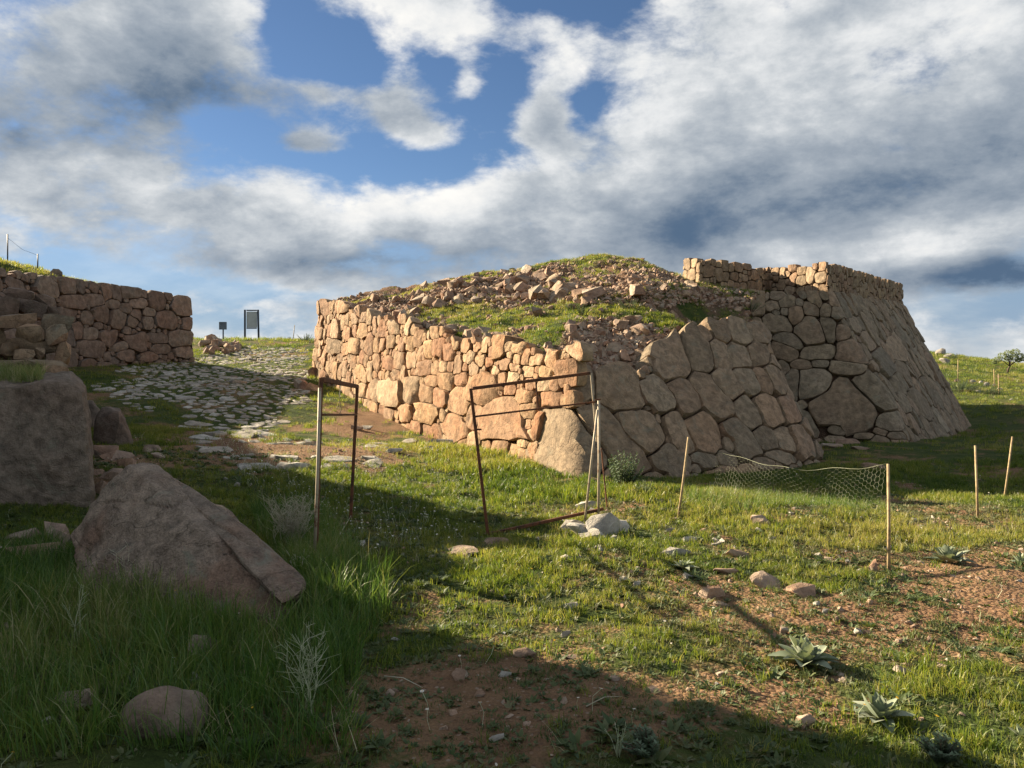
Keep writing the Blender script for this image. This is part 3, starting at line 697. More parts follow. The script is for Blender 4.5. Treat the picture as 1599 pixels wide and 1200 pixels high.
for u in np.linspace(.9, S1.U, 16): p = S1.pos(u, float(L1(u)) - .1) - S1.nrm(u, 1.0) * .15; MPOLY.append((p[0], p[1]))
MPOLY += [(7.1, 21.7), (8.1, 20.5), (13.8, 28.2), (12.8, 32), (8, 38), (-3, 38), (-7, 28)]
def mound(x, y):
    x = np.asarray(x, float); y = np.asarray(y, float)
    return mt(x, y) + (fbm(x, y, 1.5, 41, 4) - .5) * .42 + (fbm(x, y, 5, 44, 2) - .5) * .06
def mound_in(x, y): return np.where(inpoly(x, y, MPOLY), mound(x, y), -50.0)
xs = np.arange(-7.5, 14.5, .11); ys = np.arange(12, 38.5, .11)
MX, MY = np.meshgrid(xs, ys, indexing='ij'); MZ = mound(MX, MY); ins = inpoly(MX, MY, MPOLY)
idx = -np.ones(MX.shape, int); cellok = ins[:-1, :-1] & ins[1:, :-1] & ins[:-1, 1:] & ins[1:, 1:]
use = np.zeros(MX.shape, bool); use[:-1, :-1] |= cellok; use[1:, :-1] |= cellok; use[:-1, 1:] |= cellok; use[1:, 1:] |= cellok
idx[use] = np.arange(use.sum()); V = np.stack((MX[use], MY[use], MZ[use]), -1)
ci, cj = np.where(cellok)
F = np.stack((idx[ci, cj], idx[ci + 1, cj], idx[ci + 1, cj + 1], idx[ci, cj + 1]), -1).tolist()
def mgrass(x, y):
    g = .42 + (fbm(x, y, .75, 61, 4) - .5) * 2.0
    for px, py, rx, ry, Y in [(800, 500, 110, 26, 17), (750, 440, 120, 14, 24), (930, 410, 150, 14, 24), (690, 480, 60, 16, 20), (960, 490, 120, 16, 16.5), (850, 530, 50, 14, 14.5), (1100, 480, 60, 14, 17.5)]:
        p = W(px, py, Y); g = g + .8 * spot(x, y, p[0], p[1], rx * Y / FPX, max(.8, ry * Y / FPX * 3))
    for px, py, rx, ry, Y in [(640, 475, 110, 14, 22), (780, 455, 110, 14, 21.5), (960, 535, 60, 22, 14.2), (740, 520, 130, 8, 16)]:
        p = W(px, py, Y); g = g - .8 * spot(x, y, p[0], p[1], rx * Y / FPX, max(.6, ry * Y / FPX * 3))
    return np.clip(g, 0, 1)
mo = mesh_obj('earth_mound', V, F, EARTH, None, True, 'structure')
at = mo.data.attributes.new('grassy', 'FLOAT', 'POINT'); at.data.foreach_set('value', mgrass(MX[use], MY[use]).astype(np.float32))
polys = [([(505, 474), (600, 462), (680, 447), (800, 420), (880, 436), (890, 470), (800, 482), (700, 478), (640, 500), (560, 495)], 150, .18, .60), ([(880, 430), (1060, 432), (1110, 468), (1040, 482), (960, 478), (880, 470)], 40, .16, .42),
         ([(880, 522), (930, 500), (1018, 508), (1014, 572), (960, 574), (912, 562)], 50, .14, .5), ([(600, 498), (700, 505), (800, 528), (870, 546), (800, 545), (700, 520)], 36, .16, .42), ([(700, 480), (1000, 480), (1100, 490), (1010, 505), (900, 505), (850, 520)], 11, .12, .30)]
cnt = 0
for poly, n, s0, s1 in polys:
    q = np.array(poly, float); k = 0; tries = 0
    while k < n and tries < n * 30:
        tries += 1
        px, py = random.uniform(*[q[:, 0].min(), q[:, 0].max()]), random.uniform(q[:, 1].min(), q[:, 1].max())
        if not inpoly(np.array(px), np.array(py), poly): continue
        p = hit(px, py, mound_in, 11.5, 34)
        if p is None or p[2] < .5: continue
        put_rock('rubble_stone', random.choice(RUB_P), (p[0], p[1], float(mound(p[0], p[1]))), s0 + (s1 - s0) * random.random() ** 1.8, mo, sink=.3); k += 1; cnt += 1
for px, py, s in [(925, 468, .62), (990, 465, .55), (870, 465, .40), (905, 463, .42), (816, 458, .45), (1080, 470, .5), (835, 494, .4), (1035, 455, .3), (795, 447, .38), (845, 440, .5), (1035, 418, .22), (890, 514, .3), (985, 508, .4)]:
    p = hit(px, py, mound_in, 11.5, 34)
    if p is not None: put_rock('rubble_stone', random.choice(RUB_P), (p[0], p[1], float(mound(p[0], p[1]))), s, mo, sink=.15)

# ------------------------------------------------------------------ left wall, its bank and an unseen tower added for its shade
lb = [W(303, 557, 27.0)[:2], np.array((-12.2, 24.0)), np.array((-12.9, 19.4)), np.array((-13.4, 15.0)), np.array((-13.6, 9.0))]
lt_ = [W(303, 465, 27)[2], W(200, 448, 24.3)[2], W(60, 428, 20.5)[2], 4.9, 4.75]
base = [(*p, gz(*p) - .25) for p in lb]; top = [(p[0] - .15, p[1], z) for p, z in zip(lb, lt_)]
S4 = Ruled(base, top)
if np.dot(S4.nrm(3.0, 1.0), (1, 0, 0)) < 0: S4.sgn *= -1
L4 = lambda u: S4.L(np.asarray(u, float))
seeds4 = [(286, 480, 18, 15), (293, 505, 10, 10), (259, 499, 16, 15), (282, 530, 20, 12), (251, 545, 21, 8), (212, 536, 16, 14), (287, 550, 15, 10), (247, 529, 16, 8), (112, 471, 21, 11), (169, 529, 15, 12), (143, 545, 20, 13), (146, 469, 18, 9), (139, 523, 11, 9),
          (197, 553, 16, 10), (231, 557, 13, 7), (215, 474, 12, 9), (187, 542, 15, 8), (213, 491, 9, 9), (207, 503, 8, 8), (233, 487, 9, 7), (231, 504, 9, 9), (160, 491, 14, 13), (135, 497, 9, 9), (100, 494, 22, 12), (175, 475, 9, 8), (195, 483, 9, 7)]
st = px_sites(S4, seeds4, 3.0, 4.2)
st = auto_sites(S4, st, [(2500, .20, .34, (.7, 1.7), .15, .80), (4200, .10, .17, (.8, 1.9), .2, .78), (5000, .05, .09, (.8, 1.7), .3, .75)], lambda u, v: v < L4(u) - .03, (0, S4.U), (0, 4.6), 12)
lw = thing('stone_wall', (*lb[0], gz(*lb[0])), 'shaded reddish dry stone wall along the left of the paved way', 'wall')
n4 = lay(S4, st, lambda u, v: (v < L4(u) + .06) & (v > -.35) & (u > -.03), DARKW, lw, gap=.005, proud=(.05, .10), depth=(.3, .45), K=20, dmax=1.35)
backing(S4, 'wall_core', CORE, lw, lambda u: float(L4(u)) - .1, .1)
e0 = np.array(base[0]); e1 = np.array(top[0])
S5 = Ruled([e0 + (-2.6, .4, .2), e0], [e1 + (-2.6, .4, .2), e1])
if np.dot(S5.nrm(1.0, 1.0), (0, 1, 0)) < 0: S5.sgn *= -1
backing(S5, 'wall_end', CORE, lw, lambda u: float(S5.L(np.asarray(u))) - .1, .02, nu=8, lip=.02)
# earth bank behind it; its unseen crest is raised to shade the passage
bc = [(p[0] - .5, p[1], z - .12) for p, z in zip(lb, lt_)]
bank_pts = bc + [tuple(W(0, 405, 23.5)), tuple(W(60, 421, 24.0)), tuple(W(120, 436, 25.0)), (-17, 27, 4.6), (-18, 20, 5.8), (-19, 12, 5.4), (-14.8, 15, 5.5), (-16, 18, 6.6), (-15, 10.8, 4.9), (-15, 9, 5.2), (-24, 20, 4.5), (-20, 32, 3.4), (-14, 31, 3.6), (-26, 10, 4)]
bt = TPS(bank_pts, .02)
def bank(x, y): return bt(x, y) + (fbm(x, y, 1.0, 81, 4) - .5) * .3
xs = np.arange(-26, -12.2, .18); ys = np.arange(8, 26.9, .18); BX, BY = np.meshgrid(xs, ys, indexing='ij')
edge = np.interp(BY, [p[1] for p in lb][::-1], [p[0] for p in lb][::-1]) - .28
BX = np.minimum(BX, edge); BZ = np.maximum(bank(BX, BY), ground(BX, BY) - .2)
nx, ny = BX.shape; ii, jj = np.meshgrid(np.arange(nx - 1), np.arange(ny - 1), indexing='ij'); a = (ii * ny + jj).ravel()
F = [f for f in np.stack((a, a + ny, a + ny + 1, a + 1), -1).tolist()]
bk = mesh_obj('earth_bank', np.stack((BX, BY, BZ), -1).reshape(-1, 3), F, EARTH, None, True, 'structure')
at = bk.data.attributes.new('grassy', 'FLOAT', 'POINT'); at.data.foreach_set('value', np.clip(.75 + (fbm(BX, BY, .7, 91, 3) - .5), 0, 1).ravel().astype(np.float32))

# unseen tower added left of the camera, its top shaped to cast the foreground shade
prof = [(1.0, 5.4), (5.0, 5.8), (8.5, 5.5), (10.1, 5.7), (10.24, 4.1), (11.0, 4.15), (12.0, 4.4), (13.0, 4.7), (14.2, 4.75)]
rb = [np.array((-9.6, y)) for y, _ in prof]
base = [(*p, gz(*p) - .3) for p in rb]; top = [(p[0] - .25, p[1], z + .2) for p, (_, z) in zip(rb, prof)]
S6 = Ruled(base, top)
if np.dot(S6.nrm(3.0, 1.0), (1, 0, 0)) < 0: S6.sgn *= -1
L6 = lambda u: S6.L(np.asarray(u, float))
st = auto_sites(S6, [], [(1200, .30, .45, (.8, 1.7), .15, .8), (2000, .14, .22, (.8, 1.7), .2, .78)], lambda u, v: v < L6(u) - .05, (0, S6.U), (0, 5.6), 14)
rt = thing('stone_tower', (-9.6, 7, gz(-9.6, 7)), 'unseen broken tower of boulders added at left to cast the foreground shade', 'tower')
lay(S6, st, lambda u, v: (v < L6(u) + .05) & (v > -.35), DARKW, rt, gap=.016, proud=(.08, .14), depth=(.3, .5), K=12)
backing(S6, 'tower_core', CORE, rt, lambda u: float(L6(u)) - .1, .12, lip=2.2, drop=5)

# ------------------------------------------------------------------ paving stones of the old way
class Flat:
    sgn = 1
    def pos(s, u, v):
        u = np.asarray(u, float); v = np.asarray(v, float); return np.stack((u, v, ground(u, v)), -1)
    def nrm(s, u, v):
        u = np.asarray(u, float); e = .25; a = (ground(u + e, v) - ground(u - e, v)) / (2 * e); b = (ground(u, np.asarray(v) + e) - ground(u, np.asarray(v) - e)) / (2 * e)
        n = np.stack((-a, -b, np.ones_like(a)), -1); return n / np.linalg.norm(n, axis=-1, keepdims=True)
FL = Flat()
def pave(parent, poly_px, passes, seed, keep, limit):
    P = np.array([G(*q)[:2] for q in poly_px]); lo, hi = P.min(0), P.max(0); poly = [tuple(p) for p in P]
    dom = lambda u, v: inpoly(np.asarray(u, float), np.asarray(v, float), poly)
    st = auto_sites(FL, [], passes, lambda u, v: bool(dom(u, v)) and vnoise(np.array(u), np.array(v), .9, seed) < keep, (lo[0], hi[0]), (lo[1], hi[1]), seed)
    return lay(FL, st, lambda u, v: np.ones(np.shape(u), bool), PALE, parent, 'paving_stone', .02, (.025, .055), (.05, .10), 12, limit, 1.15, 1.2)
way = thing('paved_way', G(400, 600), 'worn paved way of flat pale stones rising between the two walls', 'pavement')
pave(way, [(140, 606), (200, 575), (300, 560), (385, 541), (480, 546), (486, 600), (476, 648), (420, 668), (300, 655), (215, 640)], [(50, .18, .26, (.6, 1.7), .7, 1.1), (3800, .09, .15, (.6, 1.7), 1, 1.02), (4500, .06, .10, (.6, 1.6), 1, 1.08)], 15, .80, 240)
pave(way, [(300, 655), (480, 655), (640, 690), (610, 728), (400, 730), (310, 700)], [(300, .14, .26, (.6, 1.7), .7, 1.1), (600, .08, .13, (.6, 1.6), 1, 1.2)], 16, .62, 60)

# ------------------------------------------------------------------ granite slab and stacked blocks on the left
def block(px, py, wpx, hpx, Y, dep, seed, name='stone', mat=BOUL, parent=None, cuts=2, jag=.14, amp=.02, rot=0):
    r = np.random.default_rng(seed); pts = []
    a, b = wpx / 2, hpx / 2
    for ang in np.linspace(0, 2 * math.pi, 9)[:-1] + r.uniform(-.2, .2):
        c, s_ = math.cos(ang), math.sin(ang); k = 1 / (abs(c) ** 4 + abs(s_) ** 4) ** .25
        x, y = c * k * a * (1 + r.normal(0, jag)), s_ * k * b * (1 + r.normal(0, jag))
        x, y = x * math.cos(rot) - y * math.sin(rot), x * math.sin(rot) + y * math.cos(rot)
        for d in (0, dep):
            pts.append(W(px + x * (.92 if d else 1), py + y * (.9 if d else 1), Y + d * r.uniform(.8, 1) + r.normal(0, .04)))
    pts = np.array(pts); c = pts.mean(0)
    me = hull_mesh(name, pts - c, mat, cuts, amp, seed, True, .04)
    o = bpy.data.objects.new(name, me); COL.objects.link(o); o.parent = parent
    o.location = Vector(tuple(c)) - (Vector(parent.location) if parent else Vector())
    return o
BASALT = stone_mat('grey_brown_slab', [(.20, .165, .128), (.22, .175, .133)], speck=.9, lichen=.6, patch=(.19, .13, .095), patch_amt=.5, bs=.7, groove=.16)
pts = [W(-90, 606, 8.4), W(30, 603, 8.38), W(112, 594, 8.45), W(128, 612, 8.40), W(133, 690, 8.34), W(146, 800, 8.35), W(60, 700, 8.30), W(-90, 830, 8.2), W(-90, 576, 9.6), W(112, 579, 9.6), W(136, 600, 9.3), W(134, 618, 9.3), W(150, 790, 9.3), W(-90, 800, 9.6)]
pts = np.array(pts); c = pts.mean(0)
me = hull_mesh('granite_slab', pts - c, BASALT, 6, .045, 3, True, .04, .010)
o = bpy.data.objects.new('granite_slab', me); COL.objects.link(o); o.location = tuple(c); tag(o, 'big smooth grey granite block standing at the left edge, grass growing on top', 'rock')
stub = thing('stone_wall', W(60, 575, 10), 'ruined stub of stacked blocks on top of the big granite block', 'wall')
for i, (px, py, wp, hp, Y, dp, rot) in enumerate([(28, 501, 64, 24, 10.0, .6, -.05), (86, 509, 52, 34, 10.1, .6, -.1), (47, 521, 42, 24, 9.9, .5, -.1), (88, 523, 34, 26, 9.9, .5, -.3), (58, 541, 104, 26, 9.95, .7, .03), (14, 546, 34, 24, 9.8, .5, 0), (39, 554, 34, 18, 9.7, .4, -.05),
                                                 (62, 553, 22, 20, 9.72, .4, .2), (100, 552, 24, 34, 9.8, .6, .05), (45, 571, 130, 18, 9.45, .6, .02), (85, 576, 52, 14, 9.35, .5, .06), (-30, 530, 80, 70, 10.2, .7, 0), (10, 482, 44, 34, 11.4, .8, .02), (48, 482, 46, 26, 11.6, .8, .2), (74, 486, 38, 22, 11.8, .7, .3),
                                                 (30, 462, 50, 22, 12.2, .8, .1), (-20, 470, 60, 40, 12.0, .8, 0), (68, 470, 40, 20, 12.6, .8, .2)]):
    block(px, py, wp, hp, Y, dp, 200 + i, 'stone', (DARKW if Y > 11 else GRAN), stub, 2, .12, .03, rot)
pts = np.array([(x, y, z) for x in (-9.5, -6.75) for y in (10.7, 14.5) for z in (-.2, 2.15)]) + np.array([(0, 0, 0)] * 8); pts[pts[:, 1] > 12, 0] -= 2.2; c = pts.mean(0)
me = hull_mesh('fill', pts - c, CORE, 3, .15, 7, True, .1)
o = bpy.data.objects.new('fill', me); COL.objects.link(o); o.parent = stub; o.location = Vector(tuple(c)) - stub.location

lean = thing('leaning_boulder', G(260, 960), 'large pointed granite boulder leaning in the tall grass, split along its right flank', 'boulder')
def hull_part(name, P, mat, parent, cuts, amp, seed, soft, fine):
    P = np.array(P); c = P.mean(0); me = hull_mesh(name, P - c, mat, cuts, amp, seed, True, soft, fine)
    o = bpy.data.objects.new(name, me); COL.objects.link(o); o.parent = parent; o.location = Vector(tuple(c)) - Vector(parent.location); return o
hull_part('body', [W(198, 722, 5.85), W(232, 722, 6.0), W(160, 760, 5.85), W(104, 838, 5.85), W(108, 880, 5.5), W(140, 960, 5.1), W(280, 1010, 4.8), W(430, 1040, 4.55), W(462, 958, 4.75), W(360, 860, 5.2), W(290, 790, 5.6), W(420, 890, 5.3),
                   W(210, 740, 6.6), W(130, 850, 6.8), W(330, 860, 6.4), W(450, 960, 5.6)], BOUL, lean, 6, .05, 5, .05, .012)
hull_part('split_slab', [W(300, 795, 5.62), W(335, 830, 5.32), W(448, 950, 4.68), W(478, 925, 4.80), W(476, 905, 5.0), W(400, 838, 5.40), W(340, 785, 5.75), W(476, 905, 5.5), W(340, 785, 6.2), W(448, 950, 5.3)], BOUL, lean, 4, .025, 6, .12, .010)
hull_part('split_slab', [W(262, 745, 5.9), W(300, 790, 5.55), W(398, 874, 5.17), W(408, 858, 5.2), W(404, 842, 5.35), W(300, 760, 5.8), W(404, 842, 5.9), W(270, 745, 6.4)], BOUL, lean, 4, .02, 8, .10, .010)

# ------------------------------------------------------------------ single stones lying about
def rock_at(px, py, wpx, hpx, label, mats='F', seed=0, cat='rock', group=None, name='rock', sink=.3):
    p = G(px, py + hpx * .25); Y = p[1]; wd = wpx * Y / FPX; ht = hpx * Y / FPX
    me = {'D': DRK_P, 'B': BOU_P, 'F': FLD_P, 'P': PAL_P, 'R': RUB_P}[mats]; me = me[seed % len(me)]
    o = bpy.data.objects.new(name, me); COL.objects.link(o)
    o.scale = (wd * .58, wd * .46, max(ht * .95, wd * .22)); o.rotation_euler = (random.gauss(0, .12), random.gauss(0, .12), random.uniform(-.5, .5))
    o.location = (p[0], p[1] + wd * .1, p[2] + ht * (.5 - sink) * .6)
    return tag(o, label, cat, group)
ST = 'stones lying in the grass'
ROCKS = [(250, 1125, 125, 85, 'big rough stone in the tall grass at the bottom left', 'D'), (115, 1092, 62, 55, 'tan stone half hidden in tall grass left of the big bottom stone', 'B'), (314, 1018, 46, 36, 'small tan stone in tall grass below the leaning boulder', 'B'),
         (44, 868, 82, 32, 'flat reddish stone in the grass left of the leaning boulder', 'R'), (78, 838, 60, 40, 'reddish stone wedged against the left foot of the leaning boulder', 'R'), (30, 835, 50, 22, 'low grey stone in the grass under the granite block', 'B'), (8, 978, 26, 26, 'small pale stone at the left edge of the tall grass', 'F'),
         (172, 677, 66, 58, 'rounded red boulder beside the granite block', 'D'), (136, 655, 34, 60, 'brown stone squeezed behind the right side of the granite block', 'D'), (158, 705, 44, 34, 'red stone below the rounded red boulder', 'R'), (186, 712, 50, 28, 'reddish stone right of the pile by the granite block', 'R'), (150, 733, 34, 30, 'grey angular stone at the foot of the granite block', 'F'),
         (176, 738, 42, 36, 'dark angular stone in the pile behind the leaning boulder', 'F'), (195, 725, 28, 20, 'small red stone on the right of the pile by the granite block', 'R'), (160, 762, 36, 26, 'grey stone lowest in the pile by the granite block', 'F'), (228, 702, 36, 20, 'low grey stone on the grass right of the pile', 'F'), (246, 712, 26, 16, 'small grey stone farthest right of the pile', 'F'),
         (494, 585, 26, 22, 'dark red stone at the far foot of the sunlit wall, on top', 'R'), (466, 602, 28, 20, 'dark red stone at the far foot of the sunlit wall, left one', 'R'), (486, 606, 22, 18, 'dark red stone at the far foot of the sunlit wall, middle one', 'R'),
         (690, 693, 50, 26, 'pale jagged stone in front of the sunlit wall', 'P'), (668, 703, 30, 16, 'pale stone just left of the jagged stone by the sunlit wall', 'P'), (575, 668, 26, 12, 'pale flat stone in the orange soil behind the left gate', 'P'), (557, 668, 18, 12, 'small dark stone in the orange soil behind the left gate', 'R'), (618, 704, 30, 14, 'pale flat stone in the paved way near the wall', 'P'),
         (765, 846, 54, 14, 'flat stone under the left corner of the rusty gate leaf', 'F'), (718, 862, 62, 16, 'flat stone in the grass left of the rusty gate leaf', 'F'), (1056, 862, 42, 16, 'pale rounded stone in the grass right of the gate post', 'P'), (1078, 842, 28, 14, 'pale rounded stone just beyond the larger pale one', 'P'), (1155, 864, 42, 18, 'pale brown stone alone in the middle of the grass', 'F'),
         (1190, 813, 34, 18, 'pale stone in the grass below the wire netting', 'F'), (1054, 808, 20, 16, 'small stone at the foot of the slanted fence post', 'F'), (1048, 828, 18, 12, 'small pale stone below the slanted fence post', 'P'), (1208, 910, 62, 28, 'broad flat brown stone set in the bare soil', 'F'), (1262, 922, 66, 22, 'long flat stone right of the broad flat stone', 'F'),
         (1112, 928, 44, 24, 'reddish stone in the soil left of the broad flat stone', 'R'), (1132, 892, 40, 16, 'tan flat stone between the pale stones and the soil', 'F'), (1127, 945, 24, 14, 'small tan stone beside the reddish stone in the soil', 'F'), (890, 946, 36, 18, 'pale brown stone in the lit grass in the middle', 'P'), (1375, 885, 30, 26, 'orange split stone at the foot of the tall fence post', 'R'),
         (1263, 1127, 32, 22, 'brown stone on the reddish soil near the bottom right', 'F'), (1318, 1060, 24, 18, 'pinkish stone between the two silvery rosettes', 'F'), (1224, 986, 16, 18, 'small orange stone in the grass at right', 'R'), (1412, 1045, 30, 18, 'tan stone in the grass beyond the lowest rosette', 'F'), (722, 1054, 32, 20, 'brown stone in the shaded soil', 'F'),
         (788, 1053, 20, 12, 'small pale stone in the shaded soil', 'P'), (778, 1152, 28, 16, 'yellowish stone in the soil at the bottom centre', 'P'), (960, 1060, 18, 14, 'small grey stone on the shaded soil at the shadow edge', 'F'), (884, 990, 20, 16, 'small pale stone on the edge of the foreground shadow', 'P'), (960, 842, 16, 16, 'small white stone in the grass below the pale footing stones', 'P'), (820, 1020, 40, 16, 'flat brown stone on the shadow edge', 'F'), (895, 1025, 34, 12, 'flat grey stone in the shaded soil', 'F'), (748, 1082, 18, 20, 'grey upright stone in the shaded soil', 'F'),
         (975, 905, 16, 12, 'white pebble-like stone in the lit grass, left of a pair', 'P'), (996, 912, 14, 16, 'white pebble-like stone in the lit grass, right of a pair', 'P'), (1320, 690, 50, 16, 'flat brown stone in the shade at the foot of the rampart', 'F'), (1298, 696, 40, 14, 'grey stone where rampart and tower meet', 'F'), (1345, 700, 26, 10, 'small stone in the shaded grass by the tower', 'F'), (1372, 730, 44, 14, 'grey flat stone behind the end of the wire netting', 'F'),
         (1086, 734, 18, 16, 'orange cobble at the foot of the rampart', 'R'), (1070, 742, 24, 14, 'grey stone beside the orange cobble', 'F')]
for i, (px, py, wp, hp, lab, mt_) in enumerate(ROCKS): rock_at(px, py, wp, hp, lab, mt_, i * 3 + 1, group=None)
# pale stones heaped round the gate post foot
for i, (px, py, wp, hp, lab) in enumerate([(942, 828, 56, 40, 'pale grey stone holding the foot of the gate post'), (905, 832, 44, 26, 'pale stone left of the gate post foot'), (893, 822, 36, 22, 'reddish stone behind the pale stones at the gate post'), (925, 838, 44, 20, 'low pale stone in front of the gate post'), (968, 826, 28, 26, 'grey stone right of the gate post foot'), (918, 790, 40, 14, 'flat tan stone in the grass behind the gate post')]):
    rock_at(px, py, wp, hp, lab, 'P', i * 2, sink=.15)

# ------------------------------------------------------------------ broken gate
def bar(name, pts, r, mat, parent, seg=6):
    V, F = [], []; tube(V, F, pts, r, seg); V = np.array(V); c = np.array(pts[0], float)
    o = mesh_obj(name, V - c, F, mat, parent, True); o.location = Vector(tuple(c)) - (Vector(parent.location) if parent else Vector()); return o
def flatbar(name, p, q, wd, th, mat, parent, axis=(0, 1, 0)):
    p, q = Vector(tuple(p)), Vector(tuple(q)); t = (q - p).normalized(); a = Vector(axis); a = (a - t * a.dot(t)).normalized(); b = t.cross(a)
    V = [tuple(e + a * sa * wd / 2 + b * sb * th / 2 - p) for e in (p, q) for sa, sb in ((-1, -1), (1, -1), (1, 1), (-1, 1))]
    F = [(0, 1, 2, 3)[::-1], (4, 5, 6, 7)] + [(k, (k + 1) % 4, 4 + (k + 1) % 4, 4 + k) for k in range(4)]
    o = mesh_obj(name, V, F, mat, parent, False); o.location = p - (Vector(parent.location) if parent else Vector())
    md = o.modifiers.new('b', 'BEVEL'); md.width = .003; md.segments = 1; return o
YL0, YL1 = 6.4, 8.2
gl = thing('metal_gate', G(495, 880), 'narrow rusty metal gate leaf standing open behind the grey bush', 'gate')
flatbar('stile', W(501.5, 590, YL0), W(493, 884, YL0), .03, .03, RUST, gl)
flatbar('stile', W(558, 602, YL1), W(547, 822, YL1), .035, .03, RUST, gl)
flatbar('top_rail', W(503, 593, YL0 + .02), W(558, 604, YL1 - .02), .04, .03, RUST, gl, (0, 0, 1))
flatbar('middle_rail', W(504, 648, YL0 + .02), W(556, 648, YL1 - .02), .02, .02, RUST, gl, (0, 0, 1))
bar('wire', [W(532, 600, 7.3), W(530, 625, 7.3), W(533, 640, 7.32), W(529, 650, 7.3)], .003, WIRE, gl)
bar('bolt', [W(496, 678, YL0 - .03), W(503, 678, YL0 - .03)], .010, RUST, gl)
gp = bar('gate_post', [W(499.5, 606, 6.36), W(496, 740, 6.36), W(490, 900, 6.36)], .014, GALV, None)
tag(gp, 'pale metal pole strapped to the narrow gate leaf', 'pole')
YR0, YR1 = 7.55, 8.2
g2 = thing('metal_gate', G(762, 838), 'wide rusty gate frame with its mesh gone, leaning in front of the wall', 'gate')
TL, TR, BR, BL = W(735, 607, YR0), W(923, 583, YR1), W(942, 795, YR1), W(762, 836, YR0)
flatbar('stile', TL, BL, .03, .03, RUST, g2)
flatbar('stile', TR, W(932, 690, YR1), .022, .022, GALV, g2)
flatbar('top_rail', TL + (.016, 0, 0), TR - (.012, 0, 0), .032, .028, RUST, g2, (0, 0, 1))
flatbar('bottom_rail', BL + (.016, 0, .012), BR, .032, .028, RUST, g2, (0, 0, 1))
flatbar('middle_rail', W(740.5, 651, YR0 + .01), W(929, 628, YR1), .018, .018, RUST, g2, (0, 0, 1))
flatbar('strut', W(837, 597, 7.9), W(840, 638, 7.9), .016, .016, RUST, g2)
bar('hinge', [W(744, 671, YR0), W(752, 671, YR0)], .010, RUST, g2)
bar('hinge', [W(930, 625, YR1), W(938, 624, YR1)], .010, RUST, g2)
YP = 8.15
tag(bar('gate_post', [W(935, 626, YP), W(935.5, 720, YP), W(934, 824, YP)], .014, GALV, None), 'upright pale metal pole standing in the heap of pale stones', 'pole')
tag(bar('prop_pole', [W(933, 640, YP - .06), W(926, 700, YP - .08), W(912, 826, YP - .14)], .0125, GALV, None), 'thin pale pole leaning against the upright gate pole', 'pole')
tag(flatbar('rusty_bar', W(939, 700, YP + .1), W(948, 793, YP + .1), .026, .014, RUST, None), 'short rusty bar leaning behind the gate pole', 'bar')

# ------------------------------------------------------------------ fence posts and wire netting
FP = 'thin wooden fence posts'
for (tx, ty, bx, by, Y, lab) in [(1075, 683, 1057, 812, 8.45, 'slanted thin fence post in front of the rampart'), (1387, 725, 1388, 896, 6.2, 'tallest thin fence post, at the end of the wire netting'), (1523, 696, 1527, 824, 8.4, 'thin fence post standing in lit grass right of the netting'), (1581, 682, 1566, 784, 10.6, 'leaning thin fence post nearest the right edge')]:
    p, q = W(tx, ty, Y), W(bx, by, Y); q = np.array((q[0], q[1], gz(q[0], q[1]) - .12)); m_ = (p + q) / 2 + (.004, 0, 0)
    tag(bar('fence_post', [p, m_, q], [.012, .0135, .014], WOOD, None, 7), lab, 'post', FP)
for (tx, ty, bx, by, Y, lab) in [(1496, 562, 1496, 590, 40, 'distant fence post on the hillside beside the stony bank'), (1552, 577, 1553, 602, 38, 'distant fence post on the hillside below the tree'), (1559, 584, 1560, 612, 34, 'distant fence post right of the one below the tree')]:
    tag(bar('fence_post', [W(tx, ty, Y), W(bx, by + 6, Y)], .02, WOOD, None, 5), lab, 'post', FP)
n_l, n_r = W(1118, 704, 8.3), W(1386, 727, 6.22)
V, F = [], []
CS = .055
def netpt(s, t):
    p = n_l + (n_r - n_l) * s; sag = .10 * 4 * s * (1 - s) + .012 * math.sin(s * 23); wav = .05 * math.sin(s * 9 + t * 3) + .03 * math.sin(s * 21 - t * 5)
    z = p[2] - sag - t * (.36 + .05 * math.sin(s * 13))
    return Vector((p[0] + wav * .5, p[1] + wav + .10 * t, z))
Lw = float(np.linalg.norm(n_r - n_l)); ncol = int(Lw / (CS * 1.5)); nrow = 8
def hexpt(i, j, k): # honeycomb lattice in (s,t)
    x, y = i, j
    return netpt(min(max(x / ncol, 0), 1), min(max(y / nrow, 0), 1))
for i in range(ncol * 2):
    for j in range(nrow + 1):
        x0 = i * .5; off = .5 if i % 2 else 0; y0 = j + off
        a = (x0 - .17, y0); b = (x0 + .17, y0)
        if y0 > nrow: continue
        tube(V, F, [hexpt(*a, 0), hexpt(*b, 0)], .0009, 3, False)
        for dyy in (-.5, .5):
            if 0 <= y0 + dyy <= nrow: tube(V, F, [hexpt(*b, 0), hexpt(x0 + .33, y0 + dyy, 0)], .0009, 3, False)
net = thing('wire_netting', n_l, 'sagging hexagonal wire netting hung between the fence posts', 'netting')
o = mesh_obj('mesh', np.array(V) - n_l, F, WIRE, net)
bar('top_wire', [netpt(s, 0) for s in np.linspace(0, 1, 24)], .0025, WIRE, net)

